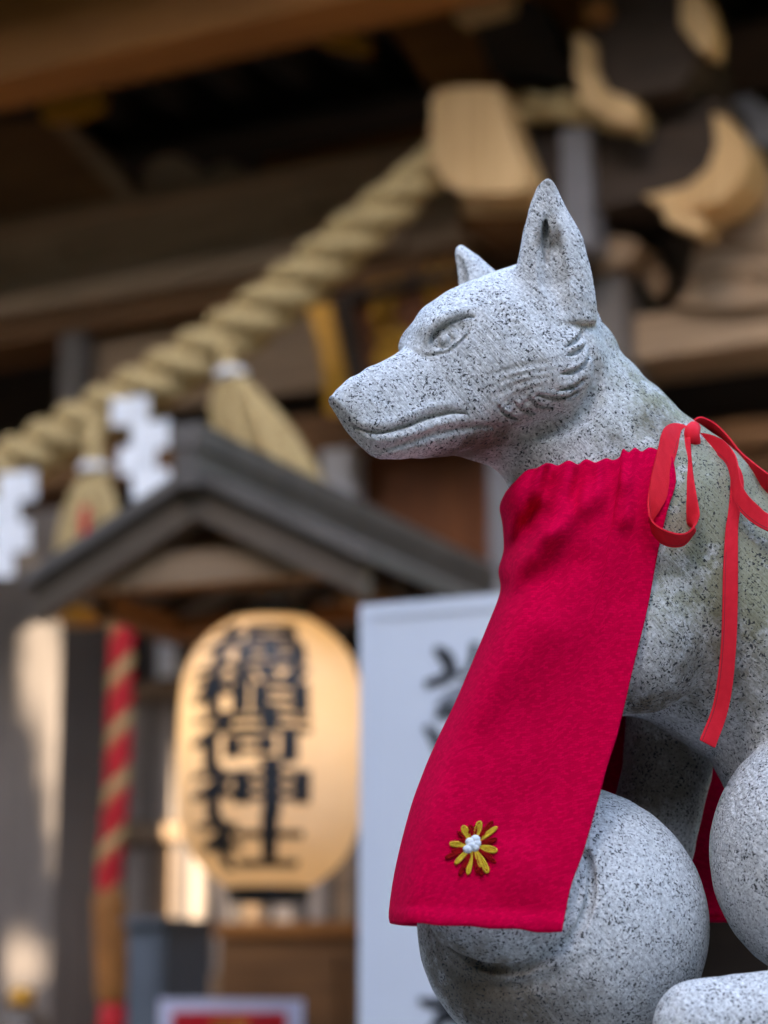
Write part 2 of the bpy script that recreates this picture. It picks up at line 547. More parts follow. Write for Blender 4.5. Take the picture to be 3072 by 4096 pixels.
def make_details():
    # eye: recess, ball, lids, iris
    groove(c1((440, 775), (480, 745), (530, 705), (585, 670), (628, 640)), [2.6, 6.8, 8.8, 7.0, 2.6], out=4.0, k=0.8, ph=0)
    groove(c1((480, 758), (510, 735), (545, 708), (585, 680)), [4.0, 7.6, 7.8, 3.6], out=-8.8, k=0.4, sign=1)
    groove(c1((446, 752), (466, 705), (503, 668), (550, 645), (600, 630), (634, 634)), [0.8, 1.7, 2.1, 2.1, 2.0, 1.4], out=-0.6, k=0.4, deep=4.0)
    groove(c1((432, 788), (478, 784), (520, 775), (560, 750), (600, 708), (630, 656)), [0.9, 1.4, 1.5, 1.5, 1.3, 0.9], out=-0.6, k=0.4, deep=1.0)
    ang = np.linspace(0, 2 * math.pi, 15)
    groove([c1((508 + 31 * math.cos(t), 724 + 32 * math.sin(t)))[0] for t in ang], 1.35, out=-1.2, k=0.2, n=24, taper=False, deep=1.0)
    groove(c1((504, 727), (508, 724), (512, 721)), 4.4, out=-3.2, k=0.2, sign=1, n=4, taper=False)
    # brow ridge over the lid
    groove(c1((428, 740), (450, 690), (496, 642), (560, 612), (622, 598)), [2.4, 4.2, 4.8, 4.2, 2.0], out=-1.6, k=3.5, sign=1)
    # mouth, lips
    groove(c1((120, 1072), (170, 1096), (240, 1106), (330, 1086), (450, 1041), (540, 1020), (600, 1027)), [1.2, 1.5, 1.7, 1.8, 2.0, 2.2, 1.2], out=0.6, k=0.4, n=30, deep=4.0)
    groove(c1((175, 1130), (260, 1134), (360, 1112), (480, 1072), (580, 1050)), [1.2, 2.4, 2.8, 2.4, 1.0], out=-0.8, k=2.5, sign=1, n=18)
    groove(c1((150, 1064), (250, 1070), (340, 1046), (450, 1000), (560, 984)), [1.5, 3.0, 3.4, 2.8, 1.0], out=-1.4, k=3.0, sign=1, n=18)
    groove(c1((200, 1185), (320, 1162), (480, 1112), (640, 1082), (760, 1082)), [1.0, 2.4, 2.8, 2.8, 1.4], out=0.2, k=2.0, n=18)
    # nose pad
    groove(c1((112, 925), (100, 960), (96, 1000)), [0.8, 1.6, 0.8], out=0.2, k=1.2)
    # stop crease between brow and muzzle
    groove(c1((356, 752), (388, 772), (425, 795), (470, 806)), [1.0, 2.6, 2.6, 0.8], out=0.4, k=3.0)
    # cheek ruff
    for st in (((1078, 688), (1052, 727), (1005, 755)), ((1088, 748), (1056, 775), (1015, 790)),
               ((1112, 780), (1085, 830), (1045, 856), (985, 866)), ((1088, 884), (1045, 918), (975, 936)),
               ((1064, 938), (1003, 966), (935, 962), (880, 948)), ((962, 1010), (905, 1002), (858, 963)),
               ((884, 1036), (832, 1013), (798, 983)), ((812, 1056), (762, 1032), (728, 993))):
        groove(c1(*st), [0.9, 2.2, 2.1, 0.8], out=0.6, k=0.25, deep=3.6)
        groove(c1(*[(x - 4, y - 18) for x, y in st]), [0.6, 2.6, 2.2, 0.5], out=-1.0, k=2.0, sign=1)
    for i in range(8):       # long combed strokes sweeping across the cheek
        y = 815 + i * 24 + (7, -5, 3, 9, -6, 2, -8, 4)[i]
        groove(c1((600 + i * 22, y + 85 - i * 2), (720 + i * 14, y + 38 - i * 3), (850 + i * 4, y + 4 - i * 4), (1000 - i * 14, y - 14 - i * 3)), [0.6, 1.5, 1.6, 0.6], out=0.35, k=0.7)
    for i in range(6):       # and over the forehead
        y = 560 + i * 30
        groove(c1((660 + i * 14, y + 44), (760, y + 16 - i * 2), (890, y - 4)), [0.5, 1.2, 0.5], out=0.2, k=0.6)
    # edge of the ruff and jaw against the throat
    groove(c1((1075, 690), (1118, 770), (1140, 860), (1118, 955), (1070, 1030), (970, 1084), (850, 1104), (740, 1096)), [1.5, 4, 6, 7.5, 8.5, 8.5, 7, 3], out=1.4, k=5.0, n=30)
    # near ear: hollow
    groove(c1((930, 140), (922, 200), (918, 300), (924, 390)), [1.5, 2.8, 3.4, 2.5], out=-5.5, k=0.6, n=14, deep=7.0)
    groove(c1((934, 120), (938, 230), (945, 340), (955, 460), (985, 590)), [1.5, 8.0, 12.0, 14.0, 8.0], out=4.6, k=1.8, n=18, ph=0)
    # far ear: hollow
    groove(c1((562, 385), (574, 430), (580, 480)), [2.0, 4.5, 6.0], out=0.0, k=1.5, n=8, taper=False)
    # volute: groove that winds round the raised coil
    groove(c3((892, 640), (915, 720), (908, 850), (862, 958), (790, 1030), (700, 1092), (600, 1136), (480, 1132), (380, 1092), (300, 1042)), [3, 4, 4.2, 4.4, 4.6, 4.8, 4.8, 4.6, 4.0, 2], out=-0.5, k=1.5, n=30, deep=3.0)
    groove(c3((270, 1075), (350, 1160), (480, 1210), (620, 1215), (760, 1170), (900, 1090)), [2, 5, 6, 6, 5, 2], out=2.6, k=5.0, n=22)
    # toes of the hind foot
    for x in (1225, 1330):
        groove(c3((x, 1310), (x + 25, 1262), (x + 62, 1225)), [1.5, 2.6, 1.0], out=0.2, k=1.0)
    # crease under the shoulder
    groove(c2((1050, 1300), (1120, 1262), (1190, 1250), (1245, 1290)), [2, 3.5, 3.5, 1.5], out=1.0, k=4.0)
    # combed fur on the haunch
    for i in range(11):
        x = 1478 + i * 17
        groove(c3((x, 330 - i * 12), (x + 26, 390 - i * 12), (x + 40, 470 - i * 10), (x + 46, 560 - i * 8)), [0.4, 1.1, 1.0, 0.3], out=0.2, k=1.2)

make_details()
cut_grooves()

UNEVEN = [((0.8, 0.3, 0.5), 0.037, 0.00022), ((-0.5, 0.6, 0.6), 0.021, 0.00016)]
def fox_sd(p):
    d = base_sd(p, True)
    pl, ph = p.min(0), p.max(0)
    for pos, r, k, sign, lo, hi, _ph in CARVE:
        if np.any(ph < lo) or np.any(pl > hi): continue
        m = np.all((p > lo) & (p < hi), axis=1)
        if not m.any(): continue
        c = chain_sd(p[m], pos, r)
        d[m] = smax(d[m], -c, k) if sign < 0 else smin(d[m], c, k)
    # hand-dressed surface: slight unevenness and tool facets
    wob = 2.0 * np.sin(p[:, 2] * 61 + p[:, 0] * 83)
    for (wx, wy, wz), L_, amp in UNEVEN:
        d += amp * np.sin((p[:, 0] * wx + p[:, 1] * wy + p[:, 2] * wz) * (2 * math.pi / L_) + wob)
    return d

def surface_nets(sd, coarse, lo, hi, h, B=8):
    lo = np.asarray(lo, float)
    nb = np.ceil((np.asarray(hi) - lo) / (B * h)).astype(int)
    gi = np.stack(np.meshgrid(*[np.arange(n) for n in nb], indexing='ij'), -1).reshape(-1, 3)
    cen = lo + (gi + 0.5) * B * h
    dc = np.concatenate([coarse(cen[i:i + 400000]) for i in range(0, len(cen), 400000)])
    act = gi[np.abs(dc) < B * h * 0.866 * 1.4 + 0.008]
    loc = np.stack(np.meshgrid(*[np.arange(B + 1)] * 3, indexing='ij'), -1).reshape(-1, 3)
    N = nb * B + 2
    def cid(c): return (c[..., 0] * N[1] + c[..., 1]) * N[2] + c[..., 2]
    Vp, Vi, E = [], [], []
    for s in range(0, len(act), 300):
        blk = act[s:s + 300]
        g = blk[:, None, :] * B + loc[None]
        v = sd((lo + g.reshape(-1, 3) * h)).reshape(len(blk), B + 1, B + 1, B + 1)
        ins = v < 0
        cs = np.zeros((len(blk), B, B, B)); cp = np.zeros((len(blk), B, B, B, 3))
        offs = [(0, 0, 0), (1, 0, 0), (0, 1, 0), (1, 1, 0), (0, 0, 1), (1, 0, 1), (0, 1, 1), (1, 1, 1)]
        sl = lambda A, o: A[:, o[0]:o[0] + B, o[1]:o[1] + B, o[2]:o[2] + B]
        for i in range(8):
            for ax in range(3):
                o = offs[i]
                if o[ax]: continue
                o2 = list(o); o2[ax] = 1
                a, b = sl(v, o), sl(v, o2)
                x = (a < 0) != (b < 0)
                t = np.where(x, a / np.where(x, a - b, 1), 0)
                cs += x
                for k in range(3):
                    cp[..., k] += np.where(x, o[k] + (t if k == ax else 0), 0)
        m = cs > 0
        bi, x, y, z = np.nonzero(m)
        cell = blk[bi] * B + np.stack([x, y, z], 1)
        Vp.append(lo + (cell + cp[m] / cs[m][:, None]) * h); Vi.append(cid(cell))
        for ax in range(3):          # grid edges owned by this block
            o = [0, 0, 0]; o[ax] = 1
            a = ins[:, :B, :B, :B]; b = ins[:, o[0]:o[0] + B, o[1]:o[1] + B, o[2]:o[2] + B]
            bi, x, y, z = np.nonzero(a != b)
            g = blk[bi] * B + np.stack([x, y, z], 1)
            E.append((ax, g, a[bi, x, y, z]))
    Vp = np.concatenate(Vp); Vi = np.concatenate(Vi)
    o = np.argsort(Vi); Vp, Vi = Vp[o], Vi[o]
    F = []
    for ax, g, inside in E:
        u, w = (ax + 1) % 3, (ax + 2) % 3
        du = np.zeros(3, int); du[u] = 1
        dw = np.zeros(3, int); dw[w] = 1
        ok = (g[:, u] > 0) & (g[:, w] > 0)
        g = g[ok]; inside = inside[ok]
        q = np.stack([cid(g - du - dw), cid(g - dw), cid(g), cid(g - du)], 1)
        ix = np.minimum(np.searchsorted(Vi, q), len(Vi) - 1)
        good = np.all(Vi[ix] == q, axis=1)
        ix = ix[good]; inside = inside[good]
        ix[~inside] = ix[~inside][:, ::-1]
        F.append(ix)
    return Vp, np.concatenate(F)

def np_mesh(name, V, F, mat, parent=None):
    me = bpy.data.meshes.new(name)
    me.vertices.add(len(V)); me.vertices.foreach_set('co', V.astype(np.float32).ravel())
    me.loops.add(F.size); me.loops.foreach_set('vertex_index', F.astype(np.int32).ravel())
    me.polygons.add(len(F))
    me.polygons.foreach_set('loop_start', np.arange(0, F.size, F.shape[1], dtype=np.int32))
    me.polygons.foreach_set('use_smooth', np.ones(len(F), bool))
    me.update(calc_edges=True); me.validate()
    me.materials.append(mat)
    return link(bpy.data.objects.new(name, me), parent)

# granite
def granite():
    m, nt, b = new_mat('speckled_granite')
    oc = coords(nt)
    warp = nt.nodes.new('ShaderNodeTexNoise'); warp.inputs['Scale'].default_value = 260; warp.inputs['Detail'].default_value = 3
    nt.links.new(oc, warp.inputs['Vector'])
    add = nt.nodes.new('ShaderNodeVectorMath'); add.operation = 'MULTIPLY_ADD'
    nt.links.new(warp.outputs['Color'], add.inputs[0]); add.inputs[1].default_value = (0.004, 0.004, 0.004); nt.links.new(oc, add.inputs[2])
    wv = add.outputs[0]
    n1 = noise(nt, wv, 500, 2.4, 0.6)          # black mica flecks
    n1b = noise(nt, oc, 55, 3, 0.6)
    fl = maths(nt, 'ADD', n1, maths(nt, 'MULTIPLY', maths(nt, 'SUBTRACT', n1b, 0.5), 0.24))
    rfl = ramp(nt, [(0.576, (0, 0, 0)), (0.622, (1, 1, 1))]); nt.links.new(fl, rfl.inputs[0])
    n2 = noise(nt, wv, 330, 3, 0.65)            # grey quartz
    rg = ramp(nt, [(0.38, (0.78, 0.78, 0.775)), (0.68, (0.42, 0.42, 0.42))]); nt.links.new(n2, rg.inputs[0])
    n3 = noise(nt, oc, 520, 2, 0.6)
    rg3 = ramp(nt, [(0.35, (0.80, 0.80, 0.80)), (0.62, (1.06, 1.06, 1.06))]); nt.links.new(n3, rg3.inputs[0])
    base = mixc(nt, 0.7, rg.outputs[0], rg3.outputs[0], 'MULTIPLY')
    # lichen and grime; the far foreleg's patch also paints in cavity shade
    pl = noise(nt, oc, 9.0, 5, 0.62)
    geo = nt.nodes.new('ShaderNodeNewGeometry')
    sep = nt.nodes.new('ShaderNodeSeparateXYZ'); nt.links.new(geo.outputs['Position'], sep.inputs[0])
    back = nt.nodes.new('ShaderNodeMapRange'); back.inputs[1].default_value = 0.12; back.inputs[2].default_value = 0.26
    nt.links.new(sep.outputs[0], back.inputs[0])
    lz = nt.nodes.new('ShaderNodeMapRange'); lz.inputs[1].default_value = 1.44; lz.inputs[2].default_value = 1.60
    nt.links.new(sep.outputs[2], lz.inputs[0])
    fine = noise(nt, wv, 75, 4, 0.7)
    lm = maths(nt, 'MULTIPLY', maths(nt, 'MULTIPLY', back.outputs[0], lz.outputs[0]), maths(nt, 'ADD', pl, maths(nt, 'SUBTRACT', fine, 0.5)))
    rl = ramp(nt, [(0.13, (0, 0, 0)), (0.44, (0.85, 0.85, 0.85))]); nt.links.new(lm, rl.inputs[0])
    base = mixc(nt, rl.outputs[0], base, (0.20, 0.195, 0.095))
    gm = maths(nt, 'ADD', maths(nt, 'MULTIPLY', noise(nt, oc, 6.0, 5, 0.65), 0.75), maths(nt, 'MULTIPLY', fine, 0.35))
    rgm = ramp(nt, [(0.60, (0, 0, 0)), (0.78, (0.6, 0.6, 0.6))]); nt.links.new(gm, rgm.inputs[0])
    base = mixc(nt, rgm.outputs[0], base, (0.22, 0.20, 0.16))
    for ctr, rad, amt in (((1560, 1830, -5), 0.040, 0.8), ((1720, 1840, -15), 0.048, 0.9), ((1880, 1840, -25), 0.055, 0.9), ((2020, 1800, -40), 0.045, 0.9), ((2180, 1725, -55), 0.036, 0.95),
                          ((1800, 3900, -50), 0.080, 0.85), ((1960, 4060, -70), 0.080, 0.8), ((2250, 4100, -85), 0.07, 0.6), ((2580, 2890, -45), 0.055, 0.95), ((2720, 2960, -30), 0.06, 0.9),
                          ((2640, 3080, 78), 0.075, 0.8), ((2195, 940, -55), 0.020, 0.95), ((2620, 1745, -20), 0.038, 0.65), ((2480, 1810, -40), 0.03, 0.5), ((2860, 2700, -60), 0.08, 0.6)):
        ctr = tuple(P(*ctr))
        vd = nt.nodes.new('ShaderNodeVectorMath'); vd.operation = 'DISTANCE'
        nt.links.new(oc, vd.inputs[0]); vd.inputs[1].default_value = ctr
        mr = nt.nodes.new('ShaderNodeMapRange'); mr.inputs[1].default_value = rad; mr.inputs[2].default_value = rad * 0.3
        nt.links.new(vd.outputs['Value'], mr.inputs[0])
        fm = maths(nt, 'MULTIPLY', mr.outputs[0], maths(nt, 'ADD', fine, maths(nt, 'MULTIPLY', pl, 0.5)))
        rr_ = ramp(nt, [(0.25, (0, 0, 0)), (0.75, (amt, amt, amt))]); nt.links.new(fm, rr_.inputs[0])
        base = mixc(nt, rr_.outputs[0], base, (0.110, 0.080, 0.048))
    base = mixc(nt, maths(nt, 'MULTIPLY', rfl.outputs[0], 0.96), base, (0.016, 0.018, 0.022))
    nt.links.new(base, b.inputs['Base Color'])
    b.inputs['Roughness'].default_value = 0.72
    b.inputs['Specular IOR Level'].default_value = 0.35
    m2 = nt.nodes.new('ShaderNodeMapping'); m2.inputs['Scale'].default_value = (0.28, 1.0, 2.6)
    nt.links.new(coords(nt, 'Object', rot=(0, R(-48), 0)), m2.inputs['Vector'])
    tool = noise(nt, m2.outputs[0], 120, 3, 0.6)
    grain = noise(nt, oc, 420, 3, 0.6)
    hh = maths(nt, 'ADD', maths(nt, 'MULTIPLY', tool, 1.0), maths(nt, 'MULTIPLY', grain, 0.45))
    bump(nt, b, hh, 0.8, 0.0018)
    return m
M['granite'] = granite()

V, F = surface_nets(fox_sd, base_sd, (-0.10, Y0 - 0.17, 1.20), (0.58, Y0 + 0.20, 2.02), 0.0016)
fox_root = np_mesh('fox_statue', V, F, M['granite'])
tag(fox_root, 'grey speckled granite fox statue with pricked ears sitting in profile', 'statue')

# ================================================================ BIB
def weave_mat():
    m, nt, b = new_mat('crimson_weave')
    tc = nt.nodes.new('ShaderNodeTexCoord')
    uv = tc.outputs['UV']
    warp = nt.nodes.new('ShaderNodeTexNoise'); warp.inputs['Scale'].default_value = 0.25; warp.inputs['Detail'].default_value = 2
    nt.links.new(uv, warp.inputs['Vector'])
    ad = nt.nodes.new('ShaderNodeVectorMath'); ad.operation = 'MULTIPLY_ADD'
    nt.links.new(warp.outputs['Color'], ad.inputs[0]); ad.inputs[1].default_value = (0.35, 0.35, 0); nt.links.new(uv, ad.inputs[2])
    mp = nt.nodes.new('ShaderNodeMapping'); mp.inputs['Rotation'].default_value = (0, 0, R(20))
    nt.links.new(ad.outputs[0], mp.inputs['Vector'])
    br = nt.nodes.new('ShaderNodeTexBrick')
    nt.links.new(mp.outputs[0], br.inputs['Vector'])
    br.inputs['Scale'].default_value = 1.0
    br.inputs['Brick Width'].default_value = 3.8; br.inputs['Row Height'].default_value = 2.0
    br.inputs['Mortar Size'].default_value = 0.16; br.inputs['Mortar Smooth'].default_value = 0.6
    br.inputs['Color1'].default_value = (0.15, 0.15, 0.15, 1); br.inputs['Color2'].default_value = (1, 1, 1, 1); br.inputs['Mortar'].default_value = (0, 0, 0, 1)
    br.offset = 0.38
    fine = noise(nt, uv, 3.2, 2, 0.6)
    big = noise(nt, uv, 0.06, 3, 0.5)
    h = maths(nt, 'ADD', br.outputs['Color'], maths(nt, 'MULTIPLY', fine, 0.18))
    rc = ramp(nt, [(0.0, (0.52, 0.0006, 0.034)), (0.50, (0.70, 0.0010, 0.050)), (1.0, (0.84, 0.002, 0.070))])
    nt.links.new(maths(nt, 'ADD', maths(nt, 'MULTIPLY', br.outputs['Color'], 0.62), maths(nt, 'MULTIPLY', big, 0.15)), rc.inputs[0])
    nt.links.new(rc.outputs[0], b.inputs['Base Color'])
    b.inputs['Roughness'].default_value = 0.9
    b.inputs['Specular IOR Level'].default_value = 0.02
    b.inputs['Sheen Weight'].default_value = 0.0
    b.inputs['Sheen Tint'].default_value = (1, 0.15, 0.3, 1)
    bump(nt, b, h, 0.8, 0.0012)
    return m
M['weave'] = weave_mat()

def cloth_mat(name, c0, c1):
    m, nt, b = new_mat(name)
    tc = nt.nodes.new('ShaderNodeTexCoord')
    f = noise(nt, tc.outputs['UV'], 1.9, 3, 0.6)
    g = noise(nt, tc.outputs['UV'], 0.10, 3, 0.5)
    r = ramp(nt, [(0.3, c0), (0.7, c1)])
    nt.links.new(maths(nt, 'ADD', maths(nt, 'MULTIPLY', f, 0.5), maths(nt, 'MULTIPLY', g, 0.5)), r.inputs[0])
    nt.links.new(r.outputs[0], b.inputs['Base Color'])
    b.inputs['Roughness'].default_value = 0.7
    b.inputs['Specular IOR Level'].default_value = 0.06
    bump(nt, b, f, 0.6, 0.0008)
    return m
M['ribbon'] = cloth_mat('coral_ribbon_cloth', (0.62, 0.012, 0.024), (0.80, 0.024, 0.042))
M['stitch'] = plain_mat('dark_red_thread', (0.22, 0.006, 0.012), 0.7)

LE = cr([(2045, 1945), (2021, 1979), (2002, 2030), (2014, 2102), (2018, 2200), (1998, 2282), (2004, 2367), (1955, 2500), (1888, 2661), (1822, 2815), (1756, 2952),
         (1699, 3084), (1642, 3245), (1585, 3473), (1559, 3645), (1563, 3692)], 120)
RE = cr([(2690, 1830), (2703, 1932), (2666, 2055), (2628, 2225), (2590, 2434), (2533, 2671), (2476, 2914), (2429, 3065), (2391, 3207), (2334, 3406), (2286, 3539), (2262, 3650), (2248, 3728)], 120)
TE = cr([(2045, 1945), (2069, 1922), (2108, 1884), (2150, 1874), (2190, 1852), (2232, 1864), (2275, 1844), (2310, 1858), (2345, 1838), (2385, 1852), (2420, 1834), (2455, 1842), (2482, 1826), (2492, 1796), (2515, 1812), (2540, 1792), (2565, 1808), (2595, 1792), (2628, 1800), (2690, 1830)], 70)
BE = cr([(1563, 3692), (1620, 3698), (1680, 3693), (1760, 3703), (1879, 3705), (1960, 3715), (2069, 3716), (2140, 3729), (2200, 3730), (2248, 3728)], 70)
FE = cr([(2700, 1760), (2760, 2000), (2840, 2600), (2895, 3120), (2929, 3640), (2929, 3668)], 120)   # hidden far edge

NS, NT, NFAR = 120, 70, 34
s_ = np.linspace(0, 1, NS)[:, None]; t_ = np.linspace(0, 1, NT)[None, :]
def coons(k):
    return ((1 - t_) * LE[:, k:k + 1] + t_ * RE[:, k:k + 1] + (1 - s_) * TE[None, :, k] + s_ * BE[None, :, k]
            - ((1 - s_) * (1 - t_) * TE[0, k] + (1 - s_) * t_ * TE[-1, k] + s_ * (1 - t_) * BE[0, k] + s_ * t_ * BE[-1, k]))
GX, GY = coons(0), coons(1)
# where the stone lies behind the cloth
ii = np.linspace(0, NS - 1, 40).astype(int); jj = np.linspace(0, NT - 1, 26).astype(int)
gx, gy = GX[np.ix_(ii, jj)], GY[np.ix_(ii, jj)]
hp, hok, _ = march(np.stack([gx.ravel(), gy.ravel()], 1), base_sd)
hd = np.where(hok, (hp[:, 1] - Y0) / MM, 400.0).reshape(gx.shape)
def up2(a):
    r1 = np.stack([np.interp(np.arange(NT), jj, row) for row in a])
    return np.stack([np.interp(np.arange(NS), ii, c) for c in r1.T], 1)
HD = up2(hd)
dn = np.interp(s_, [0, .06, .15, .35, .6, .85, 1], [-42, -52, -62, -78, -88, -100, -108])
dl = np.interp(s_, [0, .3, 1], [26, 26, 6])
tt = np.clip(t_ / np.interp(s_, [0, .5, 1], [.30, .26, .16]), 0, 1)
DY = dn + (dl - dn) * (1 - np.sqrt(np.maximum(0, 1 - (1 - tt) ** 2)))
def ridge(x0, y0, x1, y1, amp, wid):
    """A fold running between two pixels; amp mm towards the camera."""
    ax, ay = x1 - x0, y1 - y0
    L2 = ax * ax + ay * ay
    u = ((GX - x0) * ax + (GY - y0) * ay) / L2
    uc = np.clip(u, 0, 1)
    d2 = (GX - x0 - uc * ax) ** 2 + (GY - y0 - uc * ay) ** 2
    return -amp * np.exp(-d2 / (2 * wid * wid))
rng = np.random.default_rng(5)
ruf = np.exp(-s_ / 0.06) * 7.0 * np.sin(2 * math.pi * (6.5 * t_ + 0.5 * np.sin(5 * t_))) * np.clip(t_ * 6, 0.2, 1)
ruf += np.exp(-s_ / 0.08) * 3.0 * np.sin(2 * math.pi * 12 * t_ + 1.0)
DY = DY + ruf
DY += ridge(2045, 2320, 2200, 2130, 12, 34) + ridge(2200, 2130, 2480, 1920, 9, 32)       # the long fold from the neck to the front edge
DY += ridge(2150, 2060, 2035, 2245, -15, 32) + ridge(2200, 1940, 2120, 2100, -9, 26)      # hollow behind it
DY += ridge(2060, 1950, 2045, 2140, 9, 17) + ridge(2110, 1920, 2085, 2060, 6, 14)
DY += ridge(2300, 1870, 2230, 2030, 6, 24) + ridge(2390, 1870, 2330, 2010, 6, 20) + ridge(2520, 1830, 2500, 2080, 8, 22) + ridge(2590, 1830, 2570, 2000, 6, 18)
DY += ridge(2345, 1870, 2290, 2000, -6, 16) + ridge(2455, 1850, 2440, 1980, -7, 18) + ridge(2555, 1820, 2545, 2000, -5, 14)
DY += ridge(2020, 2360, 2300, 2250, -6, 45)
DY += ridge(1900, 2780, 2160, 2540, 5, 80) + ridge(2200, 3150, 2480, 2420, -4, 110) + ridge(1780, 3050, 2050, 2850, -3, 90)
DY += ridge(1700, 3300, 1760, 3680, 3, 70) + ridge(2050, 3250, 2150, 3700, -3, 90) + ridge(2230, 2500, 2480, 2050, 3, 80)
DY += ridge(1560, 3660, 2260, 3695, 2.6, 24) + ridge(1565, 3622, 2255, 3650, -2.0, 8)      # turned-up hem
DY = np.minimum(DY, HD - 3.0)
for _ in range(3):       # relax where it was pushed off the stone
    Q = np.pad(DY, 1, mode='edge')
    av = 0.25 * (Q[:-2, 1:-1] + Q[2:, 1:-1] + Q[1:-1, :-2] + Q[1:-1, 2:])
    DY = np.where(HD < 300, np.minimum(0.5 * DY + 0.5 * av, HD - 2.5), DY)
near = np.array([[P(GX[i, j], GY[i, j], DY[i, j]) for j in range(NT)] for i in range(NS)])
df = np.interp(s_[:, 0], [0, .15, .4, .7, 1], [116, 152, 160, 148, 140])
far = np.zeros((NS, NFAR, 3))
for i in range(NS):
    for j in range(NFAR):
        f = (j + 1) / NFAR
        k = min(1.0, f / 0.22)
        dy = dl[i, 0] + (df[i] - dl[i, 0]) * math.sqrt(max(0, 1 - (1 - k) ** 2))
        x = LE[i, 0] + (FE[i, 0] - LE[i, 0]) * f ** 1.35
        y = LE[i, 1] + (FE[i, 1] - LE[i, 1]) * f + 16 * math.sin(math.pi * min(1, f * 3)) * (i / NS)
        far[i, j] = P(x, y, dy)
grid = np.concatenate([far[:, ::-1], near], axis=1)
nc = grid.shape[1]
faces = [(i * nc + j, i * nc + j + 1, (i + 1) * nc + j + 1, (i + 1) * nc + j) for i in range(NS - 1) for j in range(nc - 1)]
bib = mesh_obj('fabric_bib', grid.reshape(-1, 3), faces, M['weave'], smooth=True)
arc_j = np.r_[0, np.cumsum(np.linalg.norm(np.diff(grid[70], axis=0), axis=1))] * 1000
arc_i = np.r_[0, np.cumsum(np.linalg.norm(np.diff(grid[:, nc - 30], axis=0), axis=1))] * 1000
uvl = bib.data.uv_layers.new(name='UVMap')
li = np.zeros(len(bib.data.loops), np.int32); bib.data.loops.foreach_get('vertex_index', li)
uvl.data.foreach_set('uv', np.stack([arc_j[li % nc], arc_i[li // nc]], 1).astype(np.float32).ravel())
sol = bib.modifiers.new('thickness', 'SOLIDIFY'); sol.thickness = 0.0016; sol.offset = 0.0
tag(bib, 'crimson woven bib with embroidered flower tied round the stone fox\'s neck', 'bib')

def bib_pt(px, py, lift=0.0015):
    k = np.argmin((GX - px) ** 2 + (GY - py) ** 2)
    i, j = divmod(int(k), NT)
    i = min(max(i, 1), NS - 2); j = min(max(j, 1), NT - 2)
    n = np.cross(near[i, j + 1] - near[i, j - 1], near[i + 1, j] - near[i - 1, j])
    n /= np.linalg.norm(n)
    if n[1] > 0: n = -n
    return P(px, py, DY[i, j]) + n * lift

# embroidered flower: looped petals round a knotted white centre
M['gold'] = plain_mat('gold_thread', (0.66, 0.42, 0.030), 0.5, 0.0, 0.25, 300)
M['red_thread'] = plain_mat('dark_red_silk', (0.26, 0.002, 0.003), 0.9, 0.0, 0.3, 300)
M['white_thread'] = plain_mat('white_thread', (0.75, 0.78, 0.82), 0.7, 0.0, 0.06, 300)
for _k in ('gold', 'red_thread', 'white_thread'):
    M[_k].node_tree.nodes['Principled BSDF'].inputs['Specular IOR Level'].default_value = 0.12
f7 = lambda x, y: (1700 + x * 0.2411, 3250 + y * 0.2411)
fc = f7(785, 560)
flower = bpy.data.objects.new('embroidered_flower', None)
flower.empty_display_size = 0.01
link(flower, bib); flower['label'] = 'gold and red embroidered flower with white knotted centre'
def petal(name, tipx, tipy, wid, mat, rad, base=0.16):
    tx, ty = tipx - 785, tipy - 560
    L = math.hypot(tx, ty); ux, uy = tx / L, ty / L
    out = []
    for k in range(18):
        a = 2 * math.pi * k / 18
        f = base + (1 - base) * 0.5 * (1 - math.cos(a))
        w = wid * math.sin(a) * (0.35 + 0.65 * f)
        x, y = f7(785 + ux * L * f - uy * w, 560 + uy * L * f + ux * w)
        out.append(bib_pt(x, y, 0.0016 + 0.0008 * math.sin(a * 0.5)))
    tube(name, out, rad, mat, flower, seg=6, closed=True)
for x, y, w in ((625, 240, 62), (905, 165, 62), (1180, 255, 36), (1195, 655, 58), (1050, 1000, 60), (705, 1030, 42), (495, 860, 36), (405, 530, 45), (925, 920, 34)):
    petal('gold_petal', x, y, w, M['gold'], 0.00085)
    petal('gold_petal', 785 + (x - 785) * 0.9, 560 + (y - 560) * 0.9, w * 0.3, M['gold'], 0.0005)
for x, y, w in ((745, 225, 45), (1110, 165, 40), (1185, 460, 40), (1180, 840, 30), (940, 1050, 45), (560, 1060, 26), (330, 765, 34), (570, 470, 30), (1040, 480, 28), (1010, 300, 30), (640, 950, 28), (430, 660, 26), (1120, 760, 28), (860, 1010, 26), (830, 230, 26), (540, 330, 24)):
    petal('red_petal', x, y, w, M['red_thread'], 0.0008)
    petal('red_petal', 785 + (x - 785) * 0.85, 560 + (y - 560) * 0.85, w * 0.4, M['red_thread'], 0.0007)
for x, y in ((740, 500), (830, 455), (700, 620), (815, 590), (760, 560), (845, 525)):
    c = bib_pt(*f7(x, y), 0.0025)
    bm = bmesh.new()
    bmesh.ops.create_icosphere(bm, subdivisions=2, radius=0.0034, matrix=Matrix.Translation(c) @ Matrix.Diagonal((1.1, 0.8, 0.95, 1)))
    bm_obj('centre_knot', bm, M['white_thread'], flower, smooth=True)

